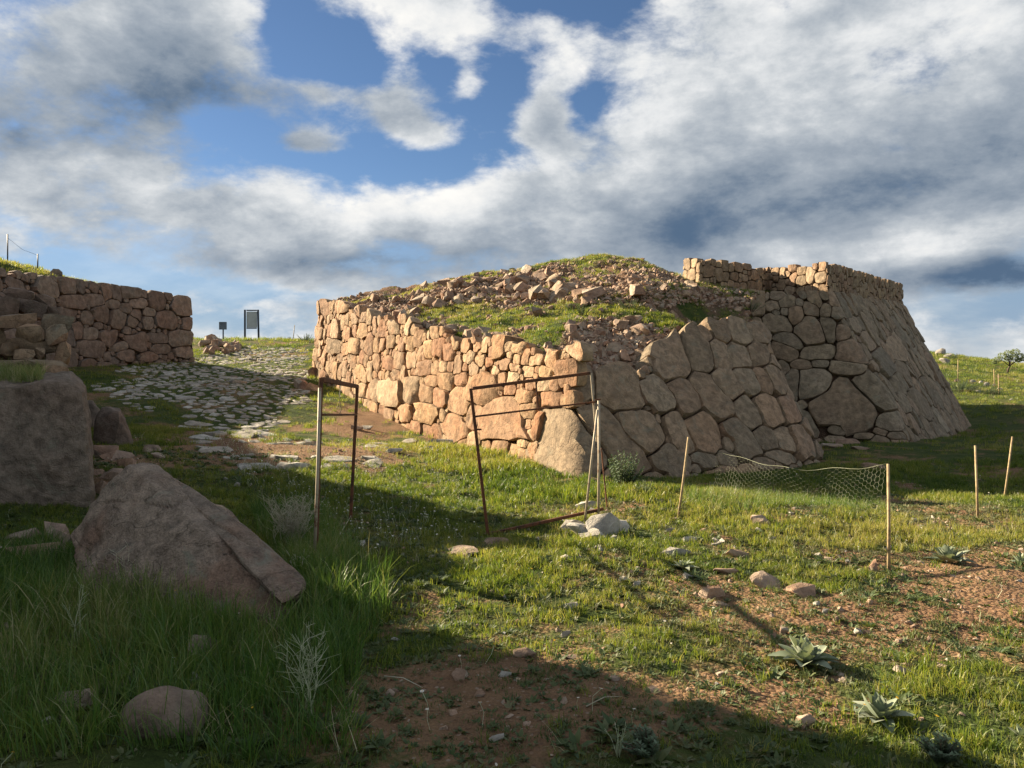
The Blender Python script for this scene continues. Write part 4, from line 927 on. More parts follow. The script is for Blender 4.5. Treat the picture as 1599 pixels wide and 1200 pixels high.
# ------------------------------------------------------------------ signs, posts and tree in the distance
YS = 40.0
sg = thing('information_board', W(393, 531, YS), 'tall framed notice board on two dark legs on the ridge', 'sign')
for x0, x1 in ((382.5, 382.5), (403, 404)): flatbar('leg', W(x0, 484, YS), W(x1, 534, YS), .11, .07, BLUEST, sg)
flatbar('top_rail', W(385, 485, YS), W(401, 485, YS), .06, .05, BLUEST, sg, (0, 0, 1)); flatbar('bottom_rail', W(385, 513, YS), W(401, 513, YS), .05, .05, BLUEST, sg, (0, 0, 1))
p, q = W(385, 487, YS + .02), W(401.5, 512, YS + .02)
flatbar('panel', ((p[0] + q[0]) / 2, p[1], p[2]), ((p[0] + q[0]) / 2, q[1], q[2]), .03, q[0] - p[0], PANEL, sg)
s2 = thing('small_sign', W(348, 530, 37), 'small dark square sign on a single thin post on the ridge', 'sign')
flatbar('post', W(348.5, 514, 37.05), W(348.5, 534, 37.05), .05, .05, BLUEST, s2)
p, q = W(342, 503, 37), W(354, 515, 37); flatbar('panel', ((p[0] + q[0]) / 2, p[1], p[2]), ((p[0] + q[0]) / 2, q[1], q[2]), .03, q[0] - p[0], PANELD, s2)
tag(bar('thin_stake', [W(460, 508, 40), W(457.5, 534, 40)], .02, GALV, None, 5), 'thin stake on the ridge left of the sunlit wall', 'stake')
for tx, ty, bx, by, lab in [(12, 366, 12, 412, 'taller thin post on the bank at the top left'), (59, 397, 59, 424, 'shorter thin post on the bank behind the left wall')]:
    tag(bar('thin_post', [W(tx, ty, 24), W(bx, by, 24)], .02, BLUEST, None, 5), lab, 'post')
tag(bar('fence_wire', [W(12, 372, 24), W(35, 390, 24), W(59, 399, 24)], .004, BLUEST, None, 4), 'thin wire strung between the two posts on the bank', 'wire')
o = block(88, 428, 22, 16, 23.6, .3, 77, 'rock', DARKW, None, 2, .1, .02, .3); tag(o, 'dark stone showing above the grass on the left bank', 'rock')
# far stony bank
for i, (px, py, wp, hp, lab) in enumerate([(1470, 552, 16, 10, 'lit pale outcrop stone on the ridge right of the tower, highest'), (1482, 557, 14, 9, 'lit yellowish outcrop stone on the ridge below the highest'), (1476, 566, 16, 11, 'yellowish outcrop stone on the ridge beside the tower edge'), (1497, 595, 11, 9, 'orange stone on the dark bank right of the tower'), (1520, 596, 9, 5, 'white stone on the dark bank, left of several'),
                                          (1533, 598, 8, 6, 'white stone on the dark bank, second of several'), (1541, 602, 8, 7, 'white stone on the dark bank, middle of several'), (1552, 602, 7, 5, 'white stone on the dark bank, fourth of several'), (1528, 612, 8, 4, 'white stone lowest on the dark bank'), (1562, 608, 7, 5, 'white stone on the dark bank, farthest right'), (1580, 625, 8, 4, 'white stone alone in the shaded grass at right')]):
    rock_at(px, py, wp, hp, lab, 'P' if i != 3 else 'R', i, sink=.0)
tr = thing('small_tree', G(1573, 582), 'lone bushy tree on the green hillside at the right edge', 'tree')
tb_ = Vector(tr.location); Yt = tb_.y; mpp = Yt / FPX
V, F = [], []
def tp(dx, dy, d=0): return tb_ + Vector((dx * mpp, d * mpp, dy * mpp))
tube(V, F, [tp(0, -2), tp(1, 5), tp(4, 10), tp(3, 16), tp(5, 22)], [1.6 * mpp, 1.3 * mpp, 1.1 * mpp, .9 * mpp, .5 * mpp], 7)
for ex in [(-14, 22, 4), (-6, 28, -5), (10, 30, 3), (20, 24, -3), (14, 18, 6)]: tube(V, F, [tp(3, 10), tp(3 + ex[0] * .5, 10 + (ex[1] - 10) * .6, ex[2] * .5), tp(*ex)], [.8 * mpp, .6 * mpp, .25 * mpp], 5)
o = mesh_obj('trunk', np.array(V) - np.array(tb_), F, BARK, tr)
V, F = [], []; r = np.random.default_rng(3)
clumps = [(-16, 20, 8), (-8, 26, 9), (2, 30, 9), (12, 32, 9), (20, 26, 8), (10, 23, 8), (0, 22, 7), (25, 21, 6), (-20, 16, 5), (17, 19, 6)]
for cx_, cy_, cr in clumps:
    for _ in range(320):
        d = r.normal(0, 1, 3); d /= np.linalg.norm(d); d *= cr * r.uniform(.35, 1.0) ** .5 * np.array((1, 1, .75)) * .8
        p = np.array(tp(cx_ + d[0], cy_ + d[2], d[1])) - np.array(tb_); a, b = r.normal(0, 1, 3), r.normal(0, 1, 3); a *= .9 * mpp / np.linalg.norm(a); b *= .7 * mpp / np.linalg.norm(b)
        k = len(V); V += [p - a, p + b, p + a, p - b]; F.append((k, k + 1, k + 2, k + 3))
mesh_obj('crown', V, F, TREEL, tr, False)

# ------------------------------------------------------------------ plants one can tell apart
def leafblade(V, F, base, tipv, wd, up, fold=.25, n=4):
    """a pointed leaf from base along tipv, drooping by up"""
    base = Vector(tuple(base)); t = Vector(tuple(tipv)); L = t.length; side = t.cross(Vector((0, 0, 1)))
    side = (side if side.length > 1e-4 else Vector((1, 0, 0))).normalized(); nrm_ = side.cross(t).normalized(); k = len(V)
    for i in range(n + 1):
        s = i / n; ww = wd * math.sin(math.pi * min(.97, .16 + s * .84)) ** .8; c = base + t * s + nrm_ * (-up * s * s * L)
        V += [tuple(c - side * ww + nrm_ * fold * ww), tuple(c), tuple(c + side * ww + nrm_ * fold * ww)]
    for i in range(n):
        a = k + i * 3; F += [(a, a + 1, a + 4, a + 3), (a + 1, a + 2, a + 5, a + 4)]
def rosette(px, py, wpx, lab, n=26, seed=0, spread=1.0):
    p = G(px, py); rad = wpx / 2 * p[1] / FPX; r = np.random.default_rng(seed)
    t = thing('rosette_plant', p, lab, 'plant', 'silvery rosette plants'); k = 0
    for i in range(n):
        s = i / n; el_ = .34 + 1.05 * s + r.normal(0, .12); a = i * 2.4 + r.normal(0, .15); L = rad * (1.05 - .45 * s) * r.uniform(.62, 1.15)
        V, F = [], []; leafblade(V, F, (0, 0, 0), (math.cos(a) * math.cos(el_) * L, math.sin(a) * math.cos(el_) * L, math.sin(el_) * L * spread), L * r.uniform(.22, .36), (r.uniform(-.1, .45) if s < .4 else r.uniform(-.45, .1)), r.uniform(.2, .7))
        o = mesh_obj('leaf', V, F, SILV, t); o.location = (math.cos(a) * rad * .05, math.sin(a) * rad * .05, .01)
rosette(1258, 1040, 96, 'silvery rosette plant on the shadow edge, in the middle of three', 52, 1, 1.1)
rosette(1374, 1128, 92, 'broad-leaved silvery rosette nearest the bottom right', 42, 2, 1.1)
rosette(1480, 880, 66, 'silvery rosette beside the path right of the tall fence post', 44, 3, 1.0)
rosette(1066, 890, 40, 'small silvery rosette below the pale rounded stones', 18, 4, 1.1)
rosette(1594, 882, 46, 'rosette plant cut by the right edge on the path', 18, 5, 1.0)
rosette(1594, 1155, 40, 'rosette plant in the grass at the bottom right corner', 14, 6, 1.0)
def weed(px, py, hpx, wpx, lab, mat, nst, seed, br=6, cat='weed', thick=.0022, leafm=None, name='dry_weed', curl=.25):
    p = G(px, py); m_ = p[1] / FPX; H = hpx * m_; Wd = wpx * m_ / 2; r = np.random.default_rng(seed)
    t = thing(name, p, lab, cat); Vl, Fl = [], []
    for i in range(nst):
        a = r.uniform(0, 6.28); d = r.uniform(.1, 1) * Wd; h = H * r.uniform(.6, 1.0); pts = []; x0, y0 = r.normal(0, Wd * .15, 2); ph = r.uniform(0, 6)
        for k in range(7):
            s = k / 6; pts.append(Vector((x0 + math.cos(a) * d * s ** 1.3 + math.sin(s * 7 + ph) * curl * .12 * H * s, y0 + math.sin(a) * d * s ** 1.3, h * s)))
        V, F = [], []; tube(V, F, pts, [thick * (1.2 - .9 * k / 6) for k in range(7)], 4)
        for j in range(br):
            s = r.uniform(.3, .97); k = min(int(s * 6), 5); q = pts[k].lerp(pts[k + 1], s * 6 - k); aa = r.uniform(0, 6.28); L = H * r.uniform(.08, .22)
            dv = Vector((math.cos(aa), math.sin(aa), r.uniform(.2, 1.1))).normalized() * L
            cv = Vector((r.normal(0, .3), r.normal(0, .3), r.uniform(-.3, .6))) * L * curl * 2
            tube(V, F, [q, q + dv * .5 + cv * .3, q + dv + cv], [thick * .6, thick * .5, thick * .25], 3)
            if leafm: leafblade(Vl, Fl, q + dv * .4, dv * .6, L * .16, .1)
        mesh_obj('stem', V, F, mat, t)
    if leafm: mesh_obj('leaves', Vl, Fl, leafm, t, kind='stuff')
weed(488, 1120, 150, 110, 'tall pale curling weed in the tall grass at the bottom', GREENST, 11, 11, 10, curl=.65, thick=.0027)
weed(195, 935, 100, 60, 'thin dry weed standing before the leaning boulder', DRY, 4, 12, 10, thick=.003)
weed(120, 1010, 110, 50, 'thin yellowish weed in tall grass left of the leaning boulder foot', GREENST, 3, 13, 7, thick=.003)
weed(452, 855, 80, 96, 'grey bushy dry weed beside the narrow gate leaf', DRY, 40, 14, 16, thick=.0030, curl=.7, name='dry_bush', cat='bush')
weed(470, 900, 40, 60, 'bleached dry stalks at the foot of the narrow gate leaf', DRY, 6, 15, 3, thick=.004)
weed(450, 750, 36, 8, 'single dry stalk in the paved way behind the bush', DRY, 1, 16, 2)
weed(535, 775, 42, 10, 'single dry stalk standing inside the narrow gate leaf', DRY, 2, 17, 2)
weed(855, 808, 34, 26, 'dry stalk leaning in the grass behind the wide gate frame', DRY, 2, 18, 3)
weed(965, 1180, 54, 40, 'small yellow-headed weeds in the soil at the bottom centre', GREENST, 7, 19, 2)
weed(690, 690, 40, 30, 'thin dry weed growing at the foot of the sunlit wall', DRY, 4, 20, 5)
def stick(px0, py0, px1, py1, lab, r0=.004, up=.02):
    a, b = G(px0, py0), G(px1, py1); a[2] += .02; b[2] += up; m_ = (a + b) / 2 + (0, 0, .02); tag(bar('dry_stick', [a, m_, b], [r0, r0 * .8, r0 * .4], DRY, None, 5), lab, 'stick')
stick(88, 935, 130, 880, 'bleached stick standing in the tall grass left of the boulder', .003, .16)
stick(510, 880, 548, 815, 'pale bent stick leaning right of the narrow gate leaf', .005, .06)
stick(600, 1062, 660, 1080, 'dry stick lying on the shaded soil', .003, .02)
stick(915, 1110, 972, 1094, 'pale stick on the reddish soil', .003, .02)
stick(590, 935, 615, 920, 'thin dry stick in the grass in front of the gate', .004, .06)
# silvery shrub at the foot of the rampart
def shrub(px, py, wpx, hpx, lab, mat, seed, n=26, name='shrub'):
    p = G(px, py); m_ = p[1] / FPX; H, Wd = hpx * m_, wpx * m_ / 2; r = np.random.default_rng(seed); t = thing(name, p, lab, 'shrub'); V, F, Vs, Fs = [], [], [], []
    for i in range(n):
        a = r.uniform(0, 6.28); d = Wd * r.uniform(.1, 1); h = H * r.uniform(.55, 1) * (1.05 - .35 * (d / Wd) ** 2); b = Vector((math.cos(a) * d * .3, math.sin(a) * d * .3, 0)); e = Vector((math.cos(a) * d, math.sin(a) * d, h))
        tube(Vs, Fs, [b, b.lerp(e, .5) + Vector((0, 0, .02)), e], [.004, .003, .0015], 4)
        for k in range(26):
            s = .25 + .75 * k / 25; q = b.lerp(e, s); aa = k * 2.4 + r.uniform(0, 1); L = max(H * .11, .03) * r.uniform(.7, 1.2) * (1.1 - .5 * s); leafblade(V, F, q, Vector((math.cos(aa), math.sin(aa), .7)) * L, L * .26, .15, .2, 3)
    mesh_obj('stems', Vs, Fs, BARK, t); mesh_obj('foliage', V, F, mat, t)
shrub(972, 762, 76, 62, 'grey-green leafy shrub at the foot of the rampart by the gate post', SHRUB, 5, 34)
shrub(1012, 1182, 84, 40, 'low grey-green bushy weed at the bottom centre', SHRUB, 48, 20)
shrub(1470, 1190, 80, 40, 'leafy green weed at the bottom right edge of the grass', SHRUB, 49, 26)
shrub(1006, 775, 40, 26, 'low bright green tuft shrub right of the grey-green shrub', SHRUB, 6, 16)
for i, (px, py, wp, hp, lab) in enumerate([(908, 494, 40, 22, 'dark green shrub among the rubble on top of the bastion'), (985, 485, 56, 20, 'grey green shrub on the slope above the big boulders'), (1172, 487, 50, 18, 'grey dry shrub at the upper end of the sloping front'), (893, 487, 30, 14, 'small green shrub on the bastion top left of the dark one'), (625, 640, 20, 12, 'small grey herb at the foot of the sunlit wall')]):
    p = hit(px, py, mound_in, 11.5, 34) if py < 550 else G(px, py)
    G_ = G; G = (lambda P: (lambda a, b: np.array(P)))(p)
    shrub(px, py, wp, hp, lab, SHRUB, 30 + i, 22); G = G_
shrub(1500, 612, 90, 20, 'dark low shrub along the shaded stony bank right of the tower', SHRUB, 45, 60)
shrub(1545, 616, 60, 14, 'smaller dark shrub on the shaded bank below the white stones', SHRUB, 46, 40)
shrub(1490, 562, 24, 10, 'dark shrub between the outcrop stones on the ridge', SHRUB, 47, 24)
tp_ = thing('rubble_pile', G(335, 548), 'low tumbled heap of reddish stones past the end of the left wall', 'rubble')
for k in range(34):
    px = random.uniform(303, 374); py = random.uniform(536 + abs(px - 335) * .1, 560 - (px - 303) * .12)
    p = G(px, py); put_rock('stone', random.choice(RUB_P), p, random.uniform(.3, .75) * (1.1 - (px - 303) / 140), tp_, sink=.1)
shrub(478, 534, 36, 14, 'bright green bush on the ridge left of the sunlit wall', SHRUB, 44, 26)

# ------------------------------------------------------------------ grass, herbs, flowers and gravel nobody could count
SRC = bpy.data.collections.new('tuft_shapes')
def src_coll(name, meshes):
    c = bpy.data.collections.new(name)
    for m_ in meshes:
        o = bpy.data.objects.new(name + '_shape', m_); c.objects.link(o)
    return c
def tuft(name, n, rad, h, wd, lean, mat, seed, segs=3, head=None):
    r = np.random.default_rng(seed); V, F, MI = [], [], []
    for i in range(n):
        a = r.uniform(0, 6.28); d = rad * math.sqrt(r.random()); x, y = math.cos(a) * d, math.sin(a) * d; H = h * r.uniform(.45, 1.0); fa = r.uniform(0, 6.28)
        la = r.uniform(0, 6.28); ln = abs(r.normal(0, lean)) * H; sx_, sy_ = math.cos(fa) * wd / 2, math.sin(fa) * wd / 2; k = len(V)
        for s in range(segs):
            t = s / segs; wv = (1 - t * .75); ox, oy = math.cos(la) * ln * t * t, math.sin(la) * ln * t * t
            V += [(x + ox - sx_ * wv, y + oy - sy_ * wv, H * t), (x + ox + sx_ * wv, y + oy + sy_ * wv, H * t)]
        V.append((x + math.cos(la) * ln, y + math.sin(la) * ln, H * (1 - .15 * min(1, ln / H))))
        for s in range(segs - 1): q = k + s * 2; F.append((q, q + 1, q + 3, q + 2)); MI.append(0)
        q = k + (segs - 1) * 2; F.append((q, q + 1, q + 2)); MI.append(0)
    me = bpy.data.meshes.new(name); me.from_pydata(V, [], F); me.materials.append(mat); return me
def herb(name, n, rad, L, wd, mat, seed, el0=.3, el1=1.0):
    r = np.random.default_rng(seed); V, F = [], []
    for i in range(n):
        a = r.uniform(0, 6.28); d = rad * math.sqrt(r.random()); e = r.uniform(el0, el1); l = L * r.uniform(.6, 1.1)
        leafblade(V, F, (math.cos(a) * d * .6, math.sin(a) * d * .6, 0), (math.cos(a) * math.cos(e) * l, math.sin(a) * math.cos(e) * l, math.sin(e) * l), wd * l, .3, .2, 2)
    me = bpy.data.meshes.new(name); me.from_pydata(V, [], F); me.materials.append(mat); return me
def flower(name, seed, petal, core, h=.09, rad=.008):
    r = np.random.default_rng(seed); V, F = [], []; tube(V, F, [(0, 0, 0), (r.normal(0, .01), r.normal(0, .01), h * .6), (r.normal(0, .015), r.normal(0, .015), h)], .0012, 3, False); nf = len(F)
    top = Vector(V[-1]); n = 9
    for k in range(n):
        a = 6.283 * k / n; b = len(V); w_ = .32 * rad; c, s_ = math.cos(a), math.sin(a); V += [tuple(top), tuple(top + Vector((c * rad * .7 - s_ * w_, s_ * rad * .7 + c * w_, .002))), tuple(top + Vector((c * rad * 1.15, s_ * rad * 1.15, .001))), tuple(top + Vector((c * rad * .7 + s_ * w_, s_ * rad * .7 - c * w_, .002)))]; F.append((b, b + 1, b + 2, b + 3))
    npet = len(F); b = len(V); m6 = 6; V.append(tuple(top + Vector((0, 0, .004))))
    for k in range(m6): V.append(tuple(top + Vector((math.cos(k * 1.047) * rad * .35, math.sin(k * 1.047) * rad * .35, .002))))
    for k in range(m6): F.append((b, b + 1 + k, b + 1 + (k + 1) % m6))
    me = bpy.data.meshes.new(name); me.from_pydata(V, [], F)
    for m_ in (GREENST, petal, core): me.materials.append(m_)
    for i, p in enumerate(me.polygons): p.material_index = 0 if i < nf else (1 if i < npet else 2)
    return me
def scatter(name, pts, rot, scl, tint, coll, seed=0, lean=.12, nrm_=None):
    n = len(pts); me = bpy.data.meshes.new(name); me.vertices.add(n); me.vertices.foreach_set('co', np.asarray(pts, np.float32).ravel())
    r = np.random.default_rng(seed)
    rv = np.stack((r.normal(0, lean, n), r.normal(0, lean, n), rot), -1).astype(np.float32)
    a = me.attributes.new('rotv', 'FLOAT_VECTOR', 'POINT'); a.data.foreach_set('vector', rv.ravel())
    a = me.attributes.new('scl', 'FLOAT', 'POINT'); a.data.foreach_set('value', np.asarray(scl, np.float32))
    a = me.attributes.new('tint', 'FLOAT', 'POINT'); a.data.foreach_set('value', np.asarray(tint, np.float32))
    o = bpy.data.objects.new(name, me); COL.objects.link(o); o['kind'] = 'stuff'
    ng = bpy.data.node_groups.new(name + '_scatter', 'GeometryNodeTree'); ng.interface.new_socket('Geometry', in_out='INPUT', socket_type='NodeSocketGeometry'); ng.interface.new_socket('Geometry', in_out='OUTPUT', socket_type='NodeSocketGeometry')
    nd = ng.nodes; L = ng.links; gi = nd.new('NodeGroupInput'); go = nd.new('NodeGroupOutput'); ip = nd.new('GeometryNodeInstanceOnPoints'); ci = nd.new('GeometryNodeCollectionInfo')
    ci.inputs[0].default_value = coll; ci.inputs[1].default_value = True; ci.inputs[2].default_value = True
    na = nd.new('GeometryNodeInputNamedAttribute'); na.data_type = 'FLOAT_VECTOR'; na.inputs[0].default_value = 'rotv'
    ns = nd.new('GeometryNodeInputNamedAttribute'); ns.data_type = 'FLOAT'; ns.inputs[0].default_value = 'scl'
    L.new(gi.outputs[0], ip.inputs['Points']); L.new(ci.outputs[0], ip.inputs['Instance']); ip.inputs['Pick Instance'].default_value = True
    e2r = nd.new('FunctionNodeEulerToRotation'); L.new(na.outputs[0], e2r.inputs[0]); L.new(e2r.outputs[0], ip.inputs['Rotation'])
    L.new(ns.outputs[0], ip.inputs['Scale']); L.new(ip.outputs[0], go.inputs[0])
    md = o.modifiers.new('scatter', 'NODES'); md.node_group = ng
    return o
BLOCK_POLYS = [[(p[0], p[1]) for p in [*[S0.B[i][:2] for i in range(len(S0.B))][::-1], *[(q[0], q[1]) for q in S1.B], (7, 19.5), (9.6, 18.4), (15.6, 26), (12, 34), (-6, 34)]], [(-5.9, 8.3), (-4.6, 8.3), (-4.55, 9.3), (-6.5, 9.6)]]
def blocked(x, y):
    b = np.zeros(np.shape(x), bool)
    for q in BLOCK_POLYS: b |= inpoly(x, y, q)
    return b | (x < np.interp(y, [9, 15, 19.4, 24.5, 27, 27.1], [-13.4, -13.2, -12.8, -12.1, -11.0, -60]))
def sample(n, y0, y1, dens, seed, wid=.80, margin=2.2):
    """random places on the ground in front of the camera, thinned by dens(x, y) in 0..1"""
    r = np.random.default_rng(seed); y = np.sqrt(r.uniform(y0 ** 2, y1 ** 2, n)); x = r.uniform(-1, 1, n) * (wid * y + margin)
    k = (r.random(n) < dens(x, y)) & ~blocked(x, y); return x[k], y[k], r
def world_poly(px): return [tuple(G(*q)[:2]) for q in px]
TALLP = world_poly([(-60, 890), (60, 850), (150, 880), (300, 960), (420, 990), (480, 940), (520, 870), (590, 900), (610, 960), (560, 1010), (545, 1190), (-200, 1190)])
TALLP2 = world_poly([(395, 800), (500, 800), (560, 880), (600, 930), (500, 960), (420, 860)])
TALLN = world_poly([(1060, 775), (1340, 765), (1390, 800), (1100, 800)])
LUSH = world_poly([(640, 700), (720, 690), (860, 740), (1000, 765), (1060, 770), (1000, 800), (850, 780), (700, 745)])
DAIS2 = world_poly([(560, 1010), (900, 985), (1200, 1090), (1150, 1190), (700, 1190)])
DAIS = world_poly([(330, 690), (520, 690), (700, 700), (760, 760), (740, 850), (560, 880), (420, 800)])
pat = lambda x, y: fbm(x, y, .55, 101, 4)
C_SHORT = src_coll('short_tuft', [tuft('short_tuft', 14, .05, .09, .0062, .6, GRASS, s) for s in range(6)])
C_FAR = src_coll('meadow_tuft', [tuft('meadow_tuft', 26, .16, .14, .012, .5, GRASS, 20 + s, 2) for s in range(4)])
C_TALL = src_coll('tall_tuft', [tuft('tall_tuft', 9, .065, .32, .0070, .45, TALL, 40 + s, 4) for s in range(6)])
C_HERB = src_coll('herb', [herb('herb', 14, .04, .05, .22, HERB, 60 + s) for s in range(4)])
C_LOW = src_coll('low_herb', [tuft('low_herb', 16, .05, .035, .006, .9, HERB, 70 + s, 2) for s in range(3)] + [herb('low_leaf', 12, .03, .028, .3, HERB, 75 + s, .2, .9) for s in range(3)])
C_DAISY = src_coll('daisy', [flower('daisy', 80 + s, WHITEP, YELL) for s in range(4)])
C_YEL = src_coll('yellow_flower', [flower('yellow_flower', 90 + s, YELL, YELL, .10, .007) for s in range(2)])
C_GRAV = src_coll('pebble', FLD_P[:5] + RUB_P[:4])
def tint_of(x, y, r, b=0): return np.clip(.40 + (pat(x, y) - .5) * 1.3 + r.normal(0, .16, len(x)) + b, 0, 1)
def barren(x, y):
    b = 0
    for cx, cy, rx, ry, am in BARE: b = b + am * spot(x, y, cx, cy, rx * .9, ry * .9)
    return b
def gdens(x, y): return np.clip((grassiness(x, y) - .25) * 1.5, .03, 1) * np.clip((fbm(x, y, 5.0, 37, 2) - .28) * 3.2, .10, 1)
x, y, r = sample(132000, 2.0, 14.5, lambda x, y: gdens(x, y) * np.clip(1.25 - y / 22, .5, 1), 1)
lush = inpoly(x, y, LUSH)
scatter('grass', np.c_[x, y, ground(x, y) - .004], r.uniform(0, 6.28, len(x)), r.uniform(.45, 1.15, len(x)) * (.55 + .75 * fbm(x, y, 1.3, 7, 3)) * (1 + .7 * lush) * (.8 + .03 * y), tint_of(x, y, r, .06 + .0 * lush), C_SHORT, 1)
x, y, r = sample(42000, 13.5, 75, lambda x, y: np.clip(grassiness(x, y) + .15, .2, 1) * np.clip(1.35 - y / 60, .25, 1) * np.where(inpoly(x, y, road_p), .9, 1), 2)
scatter('meadow_grass', np.c_[x, y, ground(x, y) - .01], r.uniform(0, 6.28, len(x)), r.uniform(.5, 1.1, len(x)) * np.clip(.55 + y / 45, .6, 2.2) * np.where(inpoly(x, y, road_p), .35, 1), tint_of(x, y, r, .08), C_FAR, 2)
rp2 = np.random.default_rng(33); rlo, rhi = np.array(road_p).min(0) - (2.5, 1), np.array(road_p).max(0) + .5
x, y = rp2.uniform(rlo[0], rhi[0], 16000), rp2.uniform(rlo[1], rhi[1], 16000); k = ~blocked(x, y) & (rp2.random(16000) < np.clip((fbm(x, y, 1.4, 55, 3) - .36) * 2.0, .06, .8)); x, y = x[k], y[k]
scatter('way_grass', np.c_[x, y, ground(x, y) - .005], rp2.uniform(0, 6.28, len(x)), rp2.uniform(.4, .95, len(x)), np.clip(.42 + rp2.normal(0, .16, len(x)), 0, 1), C_SHORT, 33)
def tdens(x, y):
    d = inpoly(x, y, TALLP) * .75 + inpoly(x, y, TALLP2) * .8 + inpoly(x, y, TALLN) * .5
    return np.clip(d * (.35 + 1.2 * fbm(x, y, 1.6, 111, 3)), 0, 1)
x, y, r = sample(72000, 2.0, 10.5, tdens, 3)
scatter('tall_grass', np.c_[x, y, ground(x, y) - .01], r.uniform(0, 6.28, len(x)), r.uniform(.45, 1.1, len(x)) * (.7 + .5 * fbm(x, y, 1.1, 17, 3)) * np.where(inpoly(x, y, TALLN), .6, 1), tint_of(x, y, r), C_TALL, 3, .18)
x, y, r = sample(22000, 2.0, 12, lambda x, y: np.clip(.22 + (fbm(x, y, 1.7, 121, 4) - .45) * 2.2, 0.03, 1) * np.clip(1.25 - barren(x, y) * .9, .15, 1), 4)
scatter('ground_herbs', np.c_[x, y, ground(x, y)], r.uniform(0, 6.28, len(x)), .5 + 1.0 * r.random(len(x)) ** 3, tint_of(x, y, r), C_HERB, 4)
x, y, r = sample(84000, 2.0, 10, lambda x, y: np.clip(.75 - .55 * grassiness(x, y), .12, .8) * np.clip(1.25 - barren(x, y) * .95, .12, 1), 14)
scatter('low_herbs', np.c_[x, y, ground(x, y) - .002], r.uniform(0, 6.28, len(x)), r.uniform(.5, 1.3, len(x)), np.clip(.55 + (pat(x, y) - .5) * 1.2 + r.normal(0, .2, len(x)), 0, 1), C_LOW, 14, .2)
x, y, r = sample(19000, 3, 14, lambda x, y: inpoly(x, y, DAIS) * .5 + .02 + .05 * inpoly(x, y, DAIS2), 5)
scatter('daisies', np.c_[x, y, ground(x, y)], r.uniform(0, 6.28, len(x)), r.uniform(.7, 1.3, len(x)), r.random(len(x)), C_DAISY, 5, .25)
C_DRY = src_coll('dry_stalk', [tuft('dry_stalk', 4, .05, .26, .0035, .5, DRYI, 95 + s, 4) for s in range(4)])
x, y, r = sample(7000, 2.2, 13, lambda x, y: np.clip((inpoly(x, y, TALLP) * .35 + .10) * 1.0, 0, 1) * np.clip(1.1 - barren(x, y) * .8, .1, 1), 15)
scatter('dry_stalks', np.c_[x, y, ground(x, y)], r.uniform(0, 6.28, len(x)), np.where(inpoly(x, y, TALLP), r.uniform(.7, 1.5, len(x)), r.uniform(.3, .8, len(x))), r.random(len(x)), C_DRY, 15, .35)
x, y, r = sample(500, 2.4, 6, lambda x, y: .10 + 0 * x, 6)
scatter('yellow_flowers', np.c_[x, y, ground(x, y)], r.uniform(0, 6.28, len(x)), r.uniform(.7, 1.3, len(x)), r.random(len(x)), C_YEL, 6, .25)
x, y, r = sample(16000, 2.2, 13, lambda x, y: np.clip(1.0 - grassiness(x, y) * 1.15, .12, 1), 7)
scatter('gravel', np.c_[x, y, ground(x, y) + .001], r.uniform(0, 6.28, len(x)), .006 + .032 * r.random(len(x)) ** 5, r.random(len(x)), C_GRAV, 7, .6)
rp = []
for poly, n in [(polys[0][0], 3200), (polys[1][0], 900), (polys[2][0], 900), (polys[3][0], 900), ([(1085, 444), (1185, 462), (1180, 486), (1100, 480), (1050, 470)], 260), ([(850, 408), (1000, 412), (1080, 432), (1060, 445), (880, 432)], 130)]:
    q = np.array(poly, float)
    for _ in range(n):
        px, py = random.uniform(q[:, 0].min(), q[:, 0].max()), random.uniform(q[:, 1].min(), q[:, 1].max())
        if not inpoly(np.array(px), np.array(py), poly): continue
        p = hit(px, py, mound_in, 11.5, 34)
        if p is not None and p[2] > .5: rp.append((p[0], p[1], float(mound(p[0], p[1])) + .01))
rx = np.random.default_rng(28); xx_, yy_ = rx.uniform(-7.5, 9, 26000), rx.uniform(11.8, 26, 26000)
kk = inpoly(xx_, yy_, MPOLY) & (rx.random(26000) < np.clip(.75 - mgrass(xx_, yy_), .06, .6)); zz_ = mound(xx_[kk], yy_[kk])
rp += list(zip(xx_[kk], yy_[kk], zz_ + .005))
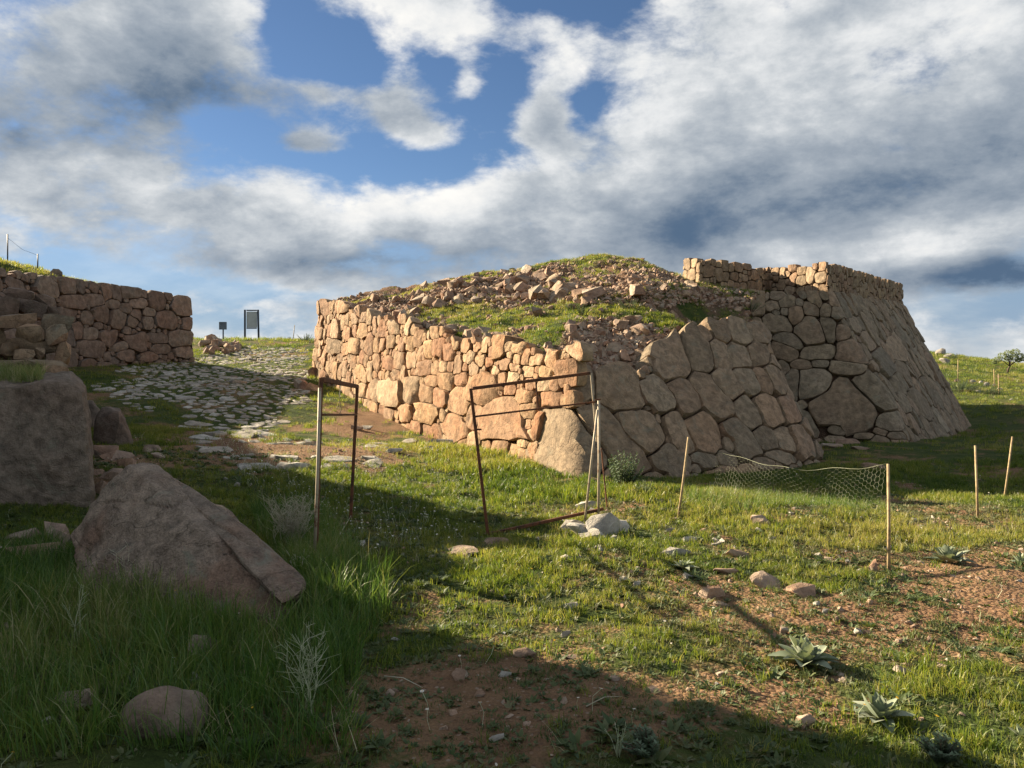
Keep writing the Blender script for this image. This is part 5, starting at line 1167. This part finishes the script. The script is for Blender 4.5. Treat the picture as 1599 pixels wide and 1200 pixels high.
C_RUB = src_coll('rubble_chip', RUB_P)
r = np.random.default_rng(18); rp = np.array(rp)
scatter('small_rubble', rp, r.uniform(0, 6.28, len(rp)), .03 + .075 * r.random(len(rp)) ** 2, r.random(len(rp)), C_RUB, 18, .5)
C_PEB = src_coll('pale_pebble', PAL_P)
x, y, r = sample(900, 3.2, 10.5, lambda x, y: .15 + .85 * spot(x, y, 2.2, 7.0, 2.4, 2.2), 17)
scatter('pale_pebbles', np.c_[x, y, ground(x, y) + .004], r.uniform(0, 6.28, len(x)), .012 + .045 * r.random(len(x)) ** 2.5, r.random(len(x)), C_PEB, 17, .4)
# grass on the mound, on the left bank and on top of the granite block
r = np.random.default_rng(8); x = r.uniform(-7.5, 8, 30000); y = r.uniform(11.8, 27, 30000)
k = inpoly(x, y, MPOLY) & (r.random(30000) < np.clip((mgrass(x, y) - .25) * 1.2, .02, .7)); x, y = x[k], y[k]
scatter('mound_grass', np.c_[x, y, mound(x, y) - .01], r.uniform(0, 6.28, len(x)), r.uniform(.35, .8, len(x)), np.clip(.66 + (pat(x, y) - .5) * 1.3 + r.normal(0, .18, len(x)), 0, 1), C_FAR, 8)
x = r.uniform(-20, -12.6, 9000); y = r.uniform(9, 30.5, 9000); k = (x < np.interp(y, [p[1] for p in lb][::-1], [p[0] for p in lb][::-1]) - .45) & (y < 26.6) & (r.random(9000) < .45); x, y = x[k], y[k]
scatter('bank_grass', np.c_[x, y, bank(x, y) - .02], r.uniform(0, 6.28, len(x)), r.uniform(.5, 1.1, len(x)), np.clip(.7 + r.normal(0, .2, len(x)), 0, 1), C_FAR, 9)
pp = np.array([W(px, py, Y) for px, py, Y in zip(r.uniform(-60, 66, 420), np.full(420, 592.0), r.uniform(8.55, 9.4, 420))]); pp[:, 2] = 1.47 + (pp[:, 1] - 8.5) * .13
scatter('block_top_grass', pp, r.uniform(0, 6.28, 420), r.uniform(.35, .75, 420), np.clip(.7 + r.normal(0, .15, 420), 0, 1), C_TALL, 10, .2)
